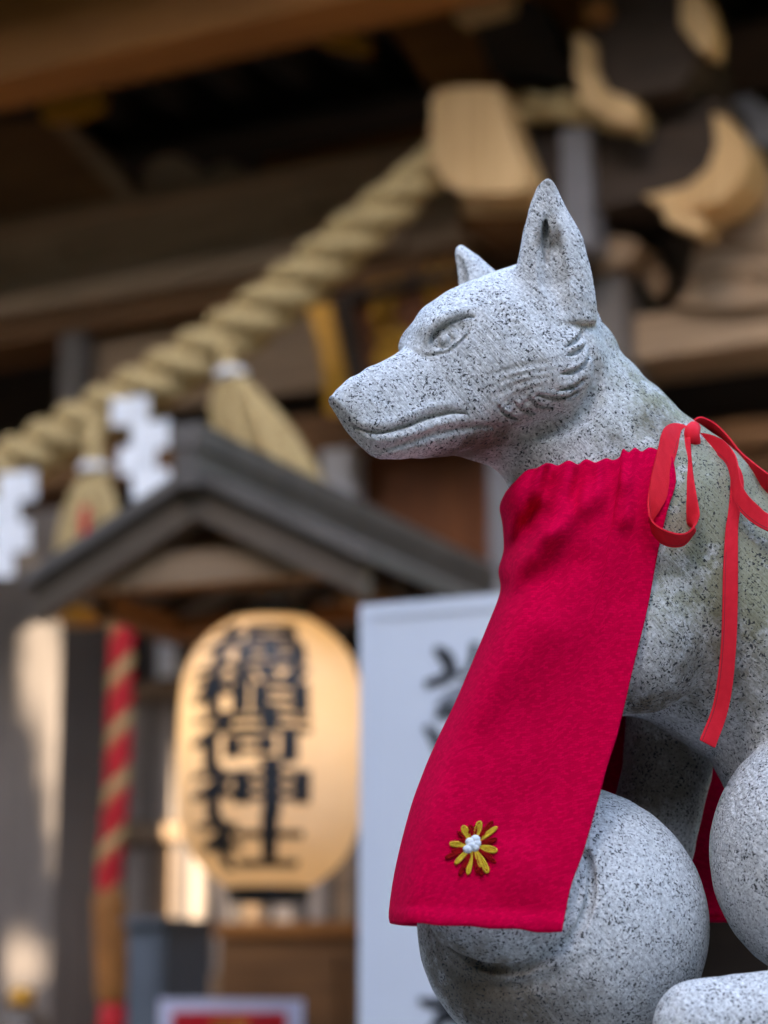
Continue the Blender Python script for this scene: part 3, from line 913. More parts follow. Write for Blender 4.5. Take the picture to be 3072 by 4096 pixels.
# ---------------------------------------------------------------- ribbon bow
c8 = lambda x, y: (2500 + x * 0.3448, 1600 + y * 0.3448)
bow = empty('ribbon_bow', P(*c8(780, 430), -5))
tag(bow, 'coral red ribbon bow tied at the back of the fox\'s neck', 'bow')
BW = np.array(bow.location)
def ribbon(name, st, n=60, mat='ribbon', sub=6, crown=0.0006):
    """st: (E x, E y, F x, F y, dyE, dyF) in close-up pixels; a strip between its two edges."""
    a = cr([(*c8(s[0], s[1]), s[4]) for s in st], n)
    b = cr([(*c8(s[2], s[3]), s[5]) for s in st], n)
    rows = []
    for i in range(n):
        e, f = P(*a[i]), P(*b[i])
        rows.append([e + (f - e) * k / sub for k in range(sub + 1)])
    rows = np.array(rows)
    m = sub + 1
    faces = [(i * m + j, i * m + j + 1, (i + 1) * m + j + 1, (i + 1) * m + j) for i in range(n - 1) for j in range(sub)]
    o = mesh_obj(name, rows.reshape(-1, 3) - BW, faces, M[mat], bow, smooth=True)
    uv = o.data.uv_layers.new(name='UVMap')
    ln = np.r_[0, np.cumsum(np.linalg.norm(np.diff(rows[:, m // 2], axis=0), axis=1))] * 1000
    li = np.zeros(len(o.data.loops), np.int32); o.data.loops.foreach_get('vertex_index', li)
    uv.data.foreach_set('uv', np.stack([(li % m) * 14.0 / sub, ln[li // m]], 1).astype(np.float32).ravel())
    so = o.modifiers.new('thickness', 'SOLIDIFY'); so.thickness = 0.0014; so.offset = 0
    bv = o.modifiers.new('soft_edge', 'BEVEL'); bv.width = 0.0005; bv.segments = 2; bv.limit_method = 'ANGLE'
    # row of stitches along the F edge
    vv, ff = [], []
    for i in range(0, n - 1, 1):
        for q in (0.15, 0.65):
            e = rows[i] * (1 - q) + rows[i + 1] * q
            p0 = e[0] + (e[-1] - e[0]) * 0.86
            d = rows[i + 1][m // 2] - rows[i][m // 2]; d = d / (np.linalg.norm(d) + 1e-9)
            w = e[-1] - e[0]; w = w / (np.linalg.norm(w) + 1e-9)
            nn = np.cross(d, w)
            if nn[1] > 0: nn = -nn
            k = len(vv)
            for sx, sy in ((-1, -1), (1, -1), (1, 1), (-1, 1)):
                vv.append(p0 + d * sx * 0.00062 + w * sy * 0.00026 + nn * 0.00085 - BW)
            for sx, sy in ((-1, -1), (1, -1), (1, 1), (-1, 1)):
                vv.append(p0 + d * sx * 0.00062 + w * sy * 0.00026 + nn * 0.00060 - BW)
            ff += [(k, k + 1, k + 2, k + 3), (k, k + 4, k + 5, k + 1), (k + 1, k + 5, k + 6, k + 2), (k + 2, k + 6, k + 7, k + 3), (k + 3, k + 7, k + 4, k)]
    so_ = mesh_obj('stitching', vv, ff, M['stitch'], o); so_['kind'] = 'stuff'
    return o
# far strip of the right loop, then its near strip, the tail, the hanging left loop
ribbon('loop', [(745, 300, 800, 360, 6, 16), (800, 235, 850, 330, 6, 20), (870, 198, 900, 380, 8, 26), (960, 225, 990, 430, 10, 28), (1060, 285, 1090, 490, 10, 26), (1190, 415, 1200, 610, 6, 20), (1330, 590, 1330, 800, 0, 12),
                (1500, 735, 1490, 960, -10, 0), (1659, 855, 1659, 1085, -18, -8), (1900, 1020, 1930, 1250, -26, -18), (2150, 1180, 2200, 1330, -38, -40),
                (2260, 1330, 2230, 1480, -50, -58), (2150, 1460, 2120, 1640, -60, -66), (1900, 1410, 1900, 1610, -62, -66), (1659, 1322, 1659, 1522, -62, -64),
                (1560, 1240, 1480, 1425, -62, -62), (1430, 1110, 1325, 1280, -60, -58), (1345, 960, 1262, 1130, -56, -52), (1312, 770, 1228, 900, -50, -44), (1270, 625, 1178, 745, -42, -36),
                (1160, 485, 1075, 640, -32, -28), (1060, 425, 985, 600, -26, -22), (950, 390, 900, 582, -20, -16), (825, 378, 770, 562, -12, -8)], n=110)
ribbon('tail', [(860, 420, 840, 540, -6, -4), (1080, 520, 1020, 640, -16, -14), (1260, 680, 1170, 780, -28, -28), (1360, 860, 1215, 900, -36, -38), (1375, 1050, 1218, 1090, -40, -46), (1335, 1290, 1195, 1330, -46, -52),
                (1312, 1480, 1168, 1490, -52, -56), (1310, 1760, 1148, 1770, -58, -61), (1310, 2030, 1135, 2030, -61, -64), (1305, 2480, 1126, 2475, -63, -66), (1286, 2900, 1110, 2870, -64, -66),
                (1248, 3310, 1064, 3290, -62, -65), (1180, 3660, 1000, 3600, -61, -64), (1044, 4040, 864, 3944, -66, -70)], n=90)
ribbon('loop', [(745, 345, 700, 345, -14, -10), (700, 300, 700, 325, -18, -14), (570, 272, 715, 318, -26, -18), (470, 310, 655, 350, -40, -26), (420, 410, 625, 460, -48, -36), (385, 560, 600, 600, -54, -46), (320, 820, 528, 860, -64, -58), (276, 1080, 480, 1130, -72, -66), (270, 1230, 400, 1285, -78, -70),
                (288, 1345, 310, 1430, -82, -70), (345, 1440, 330, 1560, -84, -70), (470, 1515, 430, 1665, -85, -70), (620, 1555, 560, 1705, -85, -70), (725, 1540, 685, 1682, -84, -69),
                (805, 1460, 775, 1580, -82, -67), (853, 1365, 815, 1500, -79, -64), (858, 1290, 725, 1430, -76, -62), (836, 1160, 672, 1200, -70, -58), (795, 900, 608, 900, -58, -48), (768, 650, 588, 700, -46, -38), (756, 430, 640, 450, -34, -28), (750, 345, 690, 340, -20, -16)], n=110)
# knot
kp = [P(*c8(790, 335), -2), P(*c8(775, 385), -26), P(*c8(785, 470), -30), P(*c8(790, 550), -16), P(*c8(800, 560), 8), P(*c8(805, 430), 14)]
v, f = tube_geo(cr(kp + [kp[0]], 22)[:-1] - BW, 0.0064, 12, True)
mesh_obj('knot', v, f, M['ribbon'], bow, smooth=True)
ribbon('neck_band', [(300, 620, 330, 700, -42, -44), (450, 380, 480, 460, -22, -26), (560, 275, 590, 330, -6, -10), (650, 262, 660, 320, 4, 0), (735, 300, 740, 370, 14, 8), (800, 400, 790, 470, 40, 36), (790, 480, 780, 560, 80, 80)], n=40)

# ================================================================ BACKGROUND MATERIALS
M['wood_grey'] = wood_mat('weathered_grey_wood', (0.075, 0.060, 0.052), (0.19, 0.155, 0.135), stretch='z')
M['wood_grey_x'] = wood_mat('weathered_grey_beam', (0.20, 0.122, 0.068), (0.46, 0.305, 0.190), stretch='x')
M['wood_brown'] = wood_mat('aged_brown_wood', (0.090, 0.036, 0.009), (0.23, 0.100, 0.030), stretch='x')
M['wood_warm'] = wood_mat('warm_brown_wood', (0.21, 0.072, 0.011), (0.42, 0.155, 0.030), stretch='x')
M['wood_red'] = wood_mat('red_brown_boards', (0.11, 0.028, 0.006), (0.22, 0.066, 0.015), stretch='z')
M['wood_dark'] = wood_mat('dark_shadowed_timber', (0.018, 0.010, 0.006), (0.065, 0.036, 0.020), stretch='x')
M['wood_pale'] = wood_mat('pale_planed_wood', (0.52, 0.29, 0.11), (0.80, 0.52, 0.25), stretch='z', rough=0.6)
M['wood_tan'] = wood_mat('tan_panel_wood', (0.19, 0.115, 0.064), (0.36, 0.225, 0.130), stretch='x')
M['slate'] = plain_mat('dark_slate_grey_paint', (0.105, 0.074, 0.052), 0.5, 0, 0.25, 8)
M['slate_top'] = plain_mat('blue_grey_sheet_roof', (0.115, 0.095, 0.082), 0.42, 0, 0.2, 10)
M['pipe'] = plain_mat('grey_painted_post', (0.20, 0.19, 0.205), 0.5, 0, 0.1, 6)
M['gilt'] = plain_mat('gilt_fittings', (0.60, 0.28, 0.028), 0.4, 0.35, 0.25, 20)
M['white_paint'] = plain_mat('white_painted_wood', (0.62, 0.60, 0.62), 0.6, 0, 0.08)
M['paper'] = plain_mat('white_folded_paper', (0.84, 0.84, 0.87), 0.8, 0, 0.03)
M['sign_white'] = plain_mat('white_sign_sheet', (0.60, 0.63, 0.70), 0.55, 0, 0.03, 3)
M['ink'] = plain_mat('black_ink', (0.008, 0.010, 0.014), 0.5, 0, 0.1)
M['ink_grey'] = plain_mat('grey_ink', (0.12, 0.13, 0.16), 0.6, 0, 0.3, 20)
M['black'] = plain_mat('black_lacquer', (0.010, 0.011, 0.014), 0.2, 0, 0.1)
M['chrome'] = plain_mat('bright_metal', (0.75, 0.78, 0.82), 0.12, 1.0, 0.05)
M['red_cloth'] = plain_mat('scarlet_rope_cloth', (0.52, 0.004, 0.010), 0.7, 0, 0.15, 60)
M['gold_cloth'] = plain_mat('old_gold_rope_cloth', (0.48, 0.29, 0.11), 0.65, 0, 0.15, 60)
M['red_sign'] = plain_mat('red_sign_face', (0.50, 0.004, 0.012), 0.45, 0, 0.06)
M['lavender'] = plain_mat('lavender_white_board', (0.62, 0.62, 0.82), 0.6, 0, 0.04)
M['blue_metal'] = plain_mat('blue_grey_metal', (0.115, 0.135, 0.165), 0.45, 0, 0.15, 5)
M['beige'] = plain_mat('beige_plaster_board', (0.42, 0.33, 0.27), 0.8, 0, 0.2, 4)
M['stone_grey'] = plain_mat('grey_dressed_stone', (0.30, 0.295, 0.28), 0.8, 0, 0.25, 22)

def straw():
    m, nt, b = new_mat('rice_straw')
    f = noise(nt, coords(nt, 'Object', scale=(1, 1, 1)), 45, 5, 0.7)
    r = ramp(nt, [(0.3, (0.32, 0.205, 0.075)), (0.7, (0.66, 0.49, 0.24))])
    nt.links.new(f, r.inputs[0]); nt.links.new(r.outputs[0], b.inputs['Base Color'])
    b.inputs['Roughness'].default_value = 0.75
    bump(nt, b, f, 0.5, 0.006)
    return m
M['straw'] = straw()

def glass():
    m, nt, b = new_mat('window_glass')
    b.inputs['Base Color'].default_value = (0.02, 0.024, 0.028, 1)
    b.inputs['Roughness'].default_value = 0.04
    b.inputs['Specular IOR Level'].default_value = 1.0
    b.inputs['Coat Weight'].default_value = 1.0
    f = noise(nt, coords(nt), 6, 2, 0.5)
    bump(nt, b, f, 0.08, 0.02)
    return m
M['glass'] = glass()

def gravel():
    m, nt, b = new_mat('pale_gravel')
    f = noise(nt, coords(nt), 40, 6, 0.7)
    r = ramp(nt, [(0.3, (0.12, 0.090, 0.058)), (0.7, (0.27, 0.21, 0.14))])
    nt.links.new(f, r.inputs[0]); nt.links.new(r.outputs[0], b.inputs['Base Color'])
    b.inputs['Roughness'].default_value = 0.9
    bump(nt, b, f, 0.6, 0.02)
    return m
M['gravel'] = gravel()

# ================================================================ GROUND, PEDESTAL
gm = bmesh.new()
bmesh.ops.create_grid(gm, x_segments=4, y_segments=4, size=250)
g = bm_obj('ground', gm, M['gravel']); tag(g, kind='structure')

ped = empty('stone_pedestal', (0.30, Y0, 0))
tag(ped, 'grey stone pedestal under the fox statue', 'pedestal')
box('plinth', -0.50, 0.60, -0.34, 0.38, 0, 0.22, M['stone_grey'], ped, 0.01)
box('shaft', -0.42, 0.50, -0.28, 0.32, 0.22, 1.08, M['stone_grey'], ped, 0.01)
box('cap_slab', -0.47, 0.56, -0.32, 0.36, 1.08, 1.247, M['stone_grey'], ped, 0.012)

# ================================================================ SHRINE HALL
class Plane:
    """An upright frame standing in the place: x to its right, y into it, z up."""
    def __init__(self, px, py, depth, yaw):
        o = at(px, py, depth)
        self.o = np.array([o[0], o[1], 0.0]); self.yaw = R(yaw)
        self.er = np.array([math.cos(self.yaw), -math.sin(self.yaw), 0.0])
        self.ei = np.array([math.sin(self.yaw), math.cos(self.yaw), 0.0])
    def root(self, name):
        return empty(name, self.o, -self.yaw)
    def fp(self, px, py, inn=0.0):
        r = ray(px, py)
        t = ((self.o + self.ei * inn - CAM) @ self.ei) / (r @ self.ei)
        p = CAM + r * t
        return float((p - self.o) @ self.er), float(p[2])
    def loc(self, px, py, inn=0.0):
        s, h = self.fp(px, py, inn)
        return np.array([s, inn, h])
    def to_world(self, p):
        return self.o + self.er * p[0] + self.ei * p[1] + np.array([0, 0, p[2]])
    def inn_for(self, px, py, h):
        """How far in a point at height h lies that is seen at this pixel."""
        r = ray(px, py)
        t = (h - CAM[2]) / r[2]
        return float((CAM + r * t - self.o) @ self.ei)

HALL = Plane(1536, 2048, 7.0, 28)
hall = HALL.root('shrine_hall')
tag(hall, 'dark timber shrine hall with bracketed eaves and lattice doors behind the fox', 'building')

def hprism(name, px, inn, depth, mat, parent=None, bevel=0.006, pl=HALL):
    return prism(name, [pl.fp(x, y, inn) for x, y in px], inn, inn + depth, M[mat], parent or hall, bevel)
def hbeam(name, xl, xr, mid, inn, depth, mat, parent=None, bevel=0.008, pl=HALL):
    """Level beam: xl..xr pixel columns, mid = (x, top y, bottom y)."""
    x, yt, yb = mid
    _, h1 = pl.fp(x, yt, inn); _, h0 = pl.fp(x, yb, inn)
    s0, _ = pl.fp(xl, 0.5 * (yt + yb), inn); s1, _ = pl.fp(xr, 0.5 * (yt + yb), inn)
    return box(name, s0, s1, inn, inn + depth, h0, h1, M[mat], parent or hall, bevel)
def vpost(name, xl, xr, y, yt, yb, inn, depth, mat, parent=None, bevel=0.01, pl=HALL):
    s0, _ = pl.fp(xl, y, inn); s1, _ = pl.fp(xr, y, inn)
    xm = 0.5 * (xl + xr)
    return box(name, s0, s1, inn, inn + depth, pl.fp(xm, yb, inn)[1], pl.fp(xm, yt, inn)[1], M[mat], parent or hall, bevel)

# eave beam across the top left, its lit underside seen from below
_, hE = HALL.fp(700, 150, -0.85)
in_b = HALL.inn_for(700, 290, hE)
sL = HALL.fp(-2700, 300, -0.85)[0]; sR = HALL.fp(1800, 60, -0.85)[0]
box('eave_beam', sL, sR + 0.25, -0.85, in_b, hE, hE + 0.34, M['wood_warm'], hall, 0.012)
# rafters and boards above
hC = hE + 0.42
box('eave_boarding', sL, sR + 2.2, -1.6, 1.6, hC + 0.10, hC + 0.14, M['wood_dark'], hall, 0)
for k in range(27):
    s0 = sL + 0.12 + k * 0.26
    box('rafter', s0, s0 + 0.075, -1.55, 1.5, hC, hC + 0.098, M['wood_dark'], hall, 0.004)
box('roof', sL - 0.6, sR + 2.6, -1.75, 4.0, hC + 0.145, hC + 0.42, M['slate'], hall, 0.03)
# rainbow beam: main timber, rounded top lip, lower moulding
kr = hbeam('rainbow_beam', -2600, 2050, (800, 760, 1150), 0.0, 0.26, 'wood_grey_x', bevel=0.03)
hbeam('beam_lip', -2600, 2050, (800, 735, 775), -0.035, 0.30, 'wood_tan', kr, bevel=0.014)
hbeam('beam_moulding', -2600, 1600, (500, 1092, 1175), -0.03, 0.30, 'wood_grey_x', kr, bevel=0.012)
hbeam('lower_beam', -2600, 1900, (500, 1190, 1290), 0.02, 0.30, 'wood_brown', bevel=0.01)
# carved scroll lines on the rainbow beam
for cx, cy, rr, a0, a1 in ((1290, 800, 90, 0.2, 5.2), (1150, 900, 60, 1.2, 6.0), (330, 1010, 95, 0.0, 4.8)):
    pts_ = [HALL.loc(cx + rr * (1 - 0.10 * t) * math.cos(t), cy + rr * 0.8 * (1 - 0.10 * t) * math.sin(t), -0.004) for t in np.linspace(a0, a1, 26)]
    tube('carved_scroll', pts_, 0.010, M['wood_grey_x'], kr, 8)
# strut and carved finial standing on the beam at the left
hprism('carved_strut', [(-60, 470), (190, 480), (300, 560), (470, 720), (520, 800), (300, 845), (-60, 905)], -0.02, 0.10, 'wood_brown')
hprism('strut_edge', [(190, 478), (240, 462), (480, 690), (540, 790), (490, 800), (430, 740), (300, 600)], -0.05, 0.14, 'wood_tan')
hprism('carved_scroll_block', [(560, 770), (570, 690), (610, 640), (670, 618), (740, 632), (790, 672), (830, 690), (880, 650), (940, 655), (985, 700), (990, 735)], 0.02, 0.10, 'wood_grey_x')
hprism('gilt_fitting', [(150, 400), (250, 360), (330, 330), (400, 370), (390, 430), (280, 470), (170, 480)], -0.10, 0.05, 'gilt')
hprism('gilt_fitting', [(1255, 120), (1340, 108), (1470, 160), (1460, 205), (1330, 185), (1270, 165)], -0.30, 0.05, 'gilt')
hbeam('inner_beam', 1050, 1760, (1370, 540, 640), 0.75, 0.15, 'wood_warm')
hbeam('inner_tie', -300, 1700, (900, 400, 520), 1.1, 0.2, 'wood_dark')
box('ceiling', sL, sR + 2.0, 0.5, 3.0, hE + 0.28, hE + 0.32, M['wood_dark'], hall, 0)

# corner bracket complex at the upper right ---------------------------------
def hijiki(name, px, inn, depth, mat, ends=None, parent=None, bevel=0.01):
    return hprism(name, px, inn, depth, mat, parent, bevel)
# arm that comes out towards the court: dark timber, pale end
def arc_px(cx, cy, rx, ry, a0, a1, n=10):
    return [(cx + rx * math.cos(R(a)), cy + ry * math.sin(R(a))) for a in np.linspace(a0, a1, n)]
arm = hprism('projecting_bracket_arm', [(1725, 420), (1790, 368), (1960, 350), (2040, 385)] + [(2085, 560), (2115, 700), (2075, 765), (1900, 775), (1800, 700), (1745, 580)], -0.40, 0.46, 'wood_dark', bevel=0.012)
hprism('arm_end_face', [(1722, 410), (1745, 365), (1800, 348), (1900, 344), (1995, 352), (2015, 420), (2050, 530), (2095, 640), (2122, 710), (2112, 756), (2000, 772), (1880, 772), (1800, 748), (1748, 690), (1726, 610)], -0.52, 0.118, 'wood_pale', arm, bevel=0.065)
hprism('bearing_block', [(1835, 800), (1880, 778), (2110, 775), (2150, 800), (2120, 850), (1850, 850)], -0.36, 0.30, 'wood_pale', bevel=0.008)
hprism('block_foot', [(1860, 850), (2130, 850), (2170, 905), (1830, 905)], -0.33, 0.30, 'wood_brown', bevel=0.006)
# arm that runs along the wall to the right, with its rounded pale end
hprism('lateral_bracket_arm', [(2020, 440), (2900, 395), (2910, 560), (2860, 680), (2740, 760), (2560, 795), (2300, 850), (2020, 880)], -0.30, 0.26, 'wood_dark', bevel=0.012)
hprism('arm_end_face', [(2850, 452), (2910, 468), (2965, 540), (2992, 630), (2968, 722), (2895, 795), (2785, 832), (2660, 822), (2572, 785), (2640, 772), (2755, 738), (2832, 672), (2866, 580)], -0.335, 0.20, 'wood_pale', bevel=0.03)
hprism('bearing_block', [(2650, 800), (2760, 850), (2830, 890), (2800, 930), (2660, 880)], -0.36, 0.1, 'wood_pale', bevel=0.01)
# upper tier
hprism('upper_bracket_block', [(1500, 40), (2120, -60), (2340, -60), (2330, 150), (2250, 300), (2080, 345), (1860, 375), (1700, 330), (1620, 200)], -0.10, 0.2, 'wood_warm', bevel=0.015)
hprism('upper_bracket_arm', [(2330, -60), (2750, -90), (2760, 100), (2790, 250), (2720, 350), (2560, 380), (2420, 390), (2360, 250)], -0.42, 0.3, 'wood_dark', bevel=0.015)
hprism('arm_end_face', [(2295, 130), (2370, 165), (2375, 270), (2420, 360), (2545, 405), (2545, 500), (2440, 480), (2320, 400), (2300, 300)], -0.46, 0.08, 'wood_pale', bevel=0.028)
hprism('arm_end_face', [(2720, -20), (2800, -40), (2850, 110), (2840, 205), (2790, 190), (2720, 100)], -0.47, 0.1, 'wood_pale', bevel=0.012)
hprism('arm_end_face', [(1810, -30), (2030, -60), (2025, 25), (1920, 60), (1815, 75)], -0.40, 0.1, 'wood_pale', bevel=0.01)
hprism('small_bracket', [(2330, 20), (2420, -10), (2440, 50), (2400, 90), (2340, 80)], -0.45, 0.05, 'wood_warm', bevel=0.008)
hprism('purlin', [(1880, 60), (2120, -20), (2220, 120), (2300, 350), (2160, 300), (1960, 290)], -0.33, 0.2, 'wood_dark', bevel=0.012)
hprism('moulded_rail', [(2560, 470), (2960, 385), (3010, 380), (3072, 440), (3300, 420), (3300, 560), (3072, 585), (2960, 560)], -0.10, 0.12, 'pipe', bevel=0.012)
# posts under the brackets
vpost('grey_post', 2245, 2362, 740, 505, 990, -0.34, 0.11, 'pipe', bevel=0.02)
vpost('pillar', 2365, 2495, 1150, 930, 4500, -0.16, 0.24, 'wood_grey', bevel=0.04)
hprism('pillar_bracket', [(2365, 900), (2430, 950), (2500, 945), (2560, 975), (2520, 1040), (2420, 1080), (2365, 1080)], -0.2, 0.12, 'wood_tan', bevel=0.01)
# carved beam nose at the right
hprism('carved_beam_nose', [(3300, 640), (3072, 690), (2960, 780), (2850, 880), (2790, 960), (2760, 1060), (2750, 1160), (2700, 1215), (2900, 1235), (3300, 1190)], -0.12, 0.16, 'wood_grey_x', bevel=0.02)
for cx, cy, rr, a0, a1 in ((3050, 880, 150, 1.2, 4.6), (2900, 1150, 130, 3.6, 6.2), (3000, 1120, 90, 3.4, 6.0)):
    tube('carved_scroll', [HALL.loc(cx + rr * math.cos(t), cy + rr * 0.6 * math.sin(t), -0.125) for t in np.linspace(a0, a1, 18)], 0.014, M['wood_grey_x'], hall, 8)
hprism('carved_leaf', [(2530, 1040), (2560, 985), (2610, 1000), (2660, 1100), (2650, 1180), (2610, 1180), (2560, 1110)], -0.08, 0.06, 'wood_tan', bevel=0.008)
hprism('carved_leaf', [(2640, 960), (2760, 930), (2790, 1010), (2740, 1130), (2700, 1170), (2690, 1060)], -0.02, 0.05, 'slate', bevel=0.008)
hbeam('tie_beam', 2380, 3400, (2800, 1225, 1400), -0.08, 0.30, 'wood_grey_x', bevel=0.015)
hbeam('back_beam', 2300, 3400, (2800, 400, 1230), 0.35, 0.08, 'wood_dark')
box('upper_wall', sL, sR + 2.2, 1.45, 1.55, 1.0, hC, M['wood_dark'], hall, 0)
hbeam('wall_rail', 2300, 3500, (2800, 1700, 1800), 0.16, 0.1, 'wood_brown')
for k in range(10):
    x = 2520 + k * 62
    vpost('wall_slat', x, x + 34, 1700, 1805, 2700, 0.20, 0.05, 'wood_brown', bevel=0.004)
hbeam('dark_wall', 2100, 3500, (2800, 1405, 2900), 0.32, 0.05, 'wood_dark')

# walls under the rainbow beam
hbeam('plank', 240, 2300, (800, 1285, 1445), 0.10, 0.05, 'wood_tan', bevel=0.004)
hbeam('plank', 240, 2300, (800, 1450, 1620), 0.102, 0.05, 'wood_tan', bevel=0.004)
hbeam('lintel', -2600, 2300, (1500, 1625, 1790), 0.02, 0.22, 'wood_brown', bevel=0.01)
vpost('jamb', 235, 330, 1500, 1290, 1800, 0.03, 0.1, 'wood_grey', bevel=0.006)
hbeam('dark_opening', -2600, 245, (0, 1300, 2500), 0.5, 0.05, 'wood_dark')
for k in range(8):
    x = 1370 + k * 84
    vpost('red_brown_board', x, x + 81, 2000, 1795, 2330, 0.10, 0.04, 'wood_red', bevel=0.004)
hbeam('door_head', 600, 2300, (1500, 2290, 2480), 0.06, 0.16, 'wood_brown', bevel=0.008)
vpost('white_post', 1285, 1402, 1900, 1795, 2600, 0.0, 0.09, 'white_paint', bevel=0.008)
vpost('pillar', 1955, 2065, 2150, 1790, 4500, -0.02, 0.14, 'pipe', bevel=0.01)
vpost('pillar', -190, 232, 3000, 2060, 4700, -0.16, 0.30, 'wood_grey', bevel=0.03)

vpost('pillar', -2500, -2080, 3000, 2060, 4700, -0.16, 0.30, 'wood_grey', bevel=0.03)
hbeam('side_wall', -2600, -200, (-1000, 2500, 4500), 0.5, 0.05, 'wood_tan')

# lattice doors behind the lantern
LIN = 0.34
lat = bpy.data.objects.new('lattice_door', None); link(lat, hall)
vy0, vy1 = 2470, 4300
hbeam('back_board', 200, 2300, (800, 2440, 4400), LIN + 0.10, 0.03, 'wood_brown', lat)
for y0_, y1_ in ((2440, 2500), (2715, 2775), (3290, 3350), (3900, 3990)):
    hbeam('rail', 200, 2000, (800, y0_, y1_), LIN, 0.05, 'wood_grey_x', lat)
for k in range(15):
    x = 232 + k * 118
    vpost('stile', x, x + (46 if k % 4 == 0 else 26), 3000, 2500, 4400, LIN + 0.012, 0.04, 'wood_grey', lat, 0.004)
for k in range(14):
    x = 268 + k * 118
    for r_, (ya, yb) in enumerate(((2506, 2606), (2612, 2710))):
        vpost('pane', x - 6, x + 78, 2600, ya, yb, LIN + 0.03, 0.006, 'paper' if k in (0, 1, 3) else 'glass', lat, 0)  # white panes paint in the sky glints on the glass
    vpost('panel', x - 8, x + 80, 3000, 2785, 3285, LIN + 0.036, 0.012, 'beige', lat, 0.002)
    vpost('panel', x - 8, x + 80, 3600, 3360, 3895, LIN + 0.036, 0.012, 'beige' if k % 3 else 'wood_tan', lat, 0.002)

# veranda floor and steps in front of the doors
_, hV = HALL.fp(700, 4160, -0.1)
box('veranda', -5.2, 2.6, -0.9, LIN, hV - 0.10, hV, M['wood_grey_x'], hall, 0.01)
box('foundation', -5.1, 2.5, -0.8, LIN + 2.5, 0, hV - 0.102, M['stone_grey'], hall, 0.02)
for k in range(4):
    box('step', -1.6, 0.8, -1.2 - 0.28 * k, -0.92 - 0.28 * k, 0, max(0.12, hV - 0.10 - 0.22 * (k + 1)), M['wood_grey_x'], hall, 0.01)

# ================================================================ SACRED ROPE, STREAMERS, TASSELS
RP = [(2600, 520, -.30, 50), (2480, 480, -.34, 56), (2340, 440, -.36, 62), (2180, 425, -.36, 68), (2020, 450, -.34, 74), (1880, 530, -.34, 80), (1740, 655, -.40, 92), (1600, 785, -.46, 104), (1430, 930, -.50, 112), (1250, 1085, -.52, 118), (1060, 1240, -.54, 122),
      (860, 1385, -.55, 126), (660, 1510, -.56, 126), (440, 1640, -.56, 126), (220, 1765, -.56, 124), (0, 1880, -.56, 122), (-300, 2000, -.56, 118), (-800, 2110, -.56, 112), (-1400, 2100, -.56, 104), (-1900, 2000, -.54, 96)]
path = np.array([(*HALL.loc(a, b, c), r / FPX * 6.35) for a, b, c, r in RP])
path = cr(path, 380)
rope = HALL.root('sacred_straw_rope')
tag(rope, 'thick twisted straw rope slung across the front of the hall', 'rope')
dist = np.r_[0, np.cumsum(np.linalg.norm(np.diff(path[:, :3], axis=0), axis=1))]
for k in range(3):
    strand, rad = [], []
    for i in range(len(path)):
        t = path[min(i + 1, len(path) - 1), :3] - path[max(i - 1, 0), :3]; t /= np.linalg.norm(t)
        u = np.cross(t, [0, 1, 0]); u /= np.linalg.norm(u); w = np.cross(t, u)
        a = 2 * math.pi * (dist[i] / 0.354 + k / 3.0)
        r = path[i, 3]
        strand.append(path[i, :3] + 0.55 * r * (math.cos(a) * u + math.sin(a) * w)); rad.append(0.46 * r)
    tube('strand', strand, rad, M['straw'], rope, 12)

def tassel(label, top, tie, tips, inn, n=70, seed=1):
    """Bundle of hanging straws: top and tie at single pixels, tips = pixel span of the ends."""
    root = HALL.root('straw_tassel'); tag(root, label, 'tassel', 'straw tassels hanging from the rope')
    rg = random.Random(seed)
    vv, ff = [], []
    (tx, ty), (bx, by), tips = top, tie, tips
    for i in range(n):
        f = rg.random(); e = rg.uniform(-1, 1)
        x1 = tips[0][0] + (tips[1][0] - tips[0][0]) * f; y1 = tips[0][1] + (tips[1][1] - tips[0][1]) * f + rg.uniform(-14, 14)
        o = rg.uniform(-1, 1)
        p = [HALL.loc(tx + o * 30, ty, inn + e * 0.02), HALL.loc(bx + (f - .5) * 70, by, inn + e * 0.018),
             HALL.loc(bx + (x1 - bx) * 0.45 + (f - .5) * 90, by + (y1 - by) * 0.42, inn + e * 0.05), HALL.loc(x1, y1, inn + e * 0.075)]
        v, f_ = tube_geo(cr(np.array(p), 9), [0.006, 0.007, 0.008, 0.008, 0.009, 0.009, 0.009, 0.008, 0.006], 6)
        k = len(vv); vv += v; ff += [tuple(q + k for q in g_) for g_ in f_]
    o = mesh_obj('straws', vv, ff, M['straw'], root, smooth=True); o['kind'] = 'stuff'
    ring = [HALL.loc(bx, by, inn) + np.array([0.036 * math.cos(a), 0.034 * math.sin(a), 0]) for a in np.linspace(0, 2 * math.pi, 21)[:-1]]
    v, f_ = tube_geo(ring, 0.016, 8, True)
    mesh_obj('paper_tie', v, f_, M['paper'], root, smooth=True)
tassel('straw tassel with white tie blown sideways behind the gable peak', (900, 1400), (925, 1495), ((860, 1760), (1330, 1990)), -0.60, 95, 3)
tassel('straw tassel with white tie hanging straight down near the left post', (370, 1700), (378, 1875), ((215, 2270), (480, 2270)), -0.62, 80, 4)

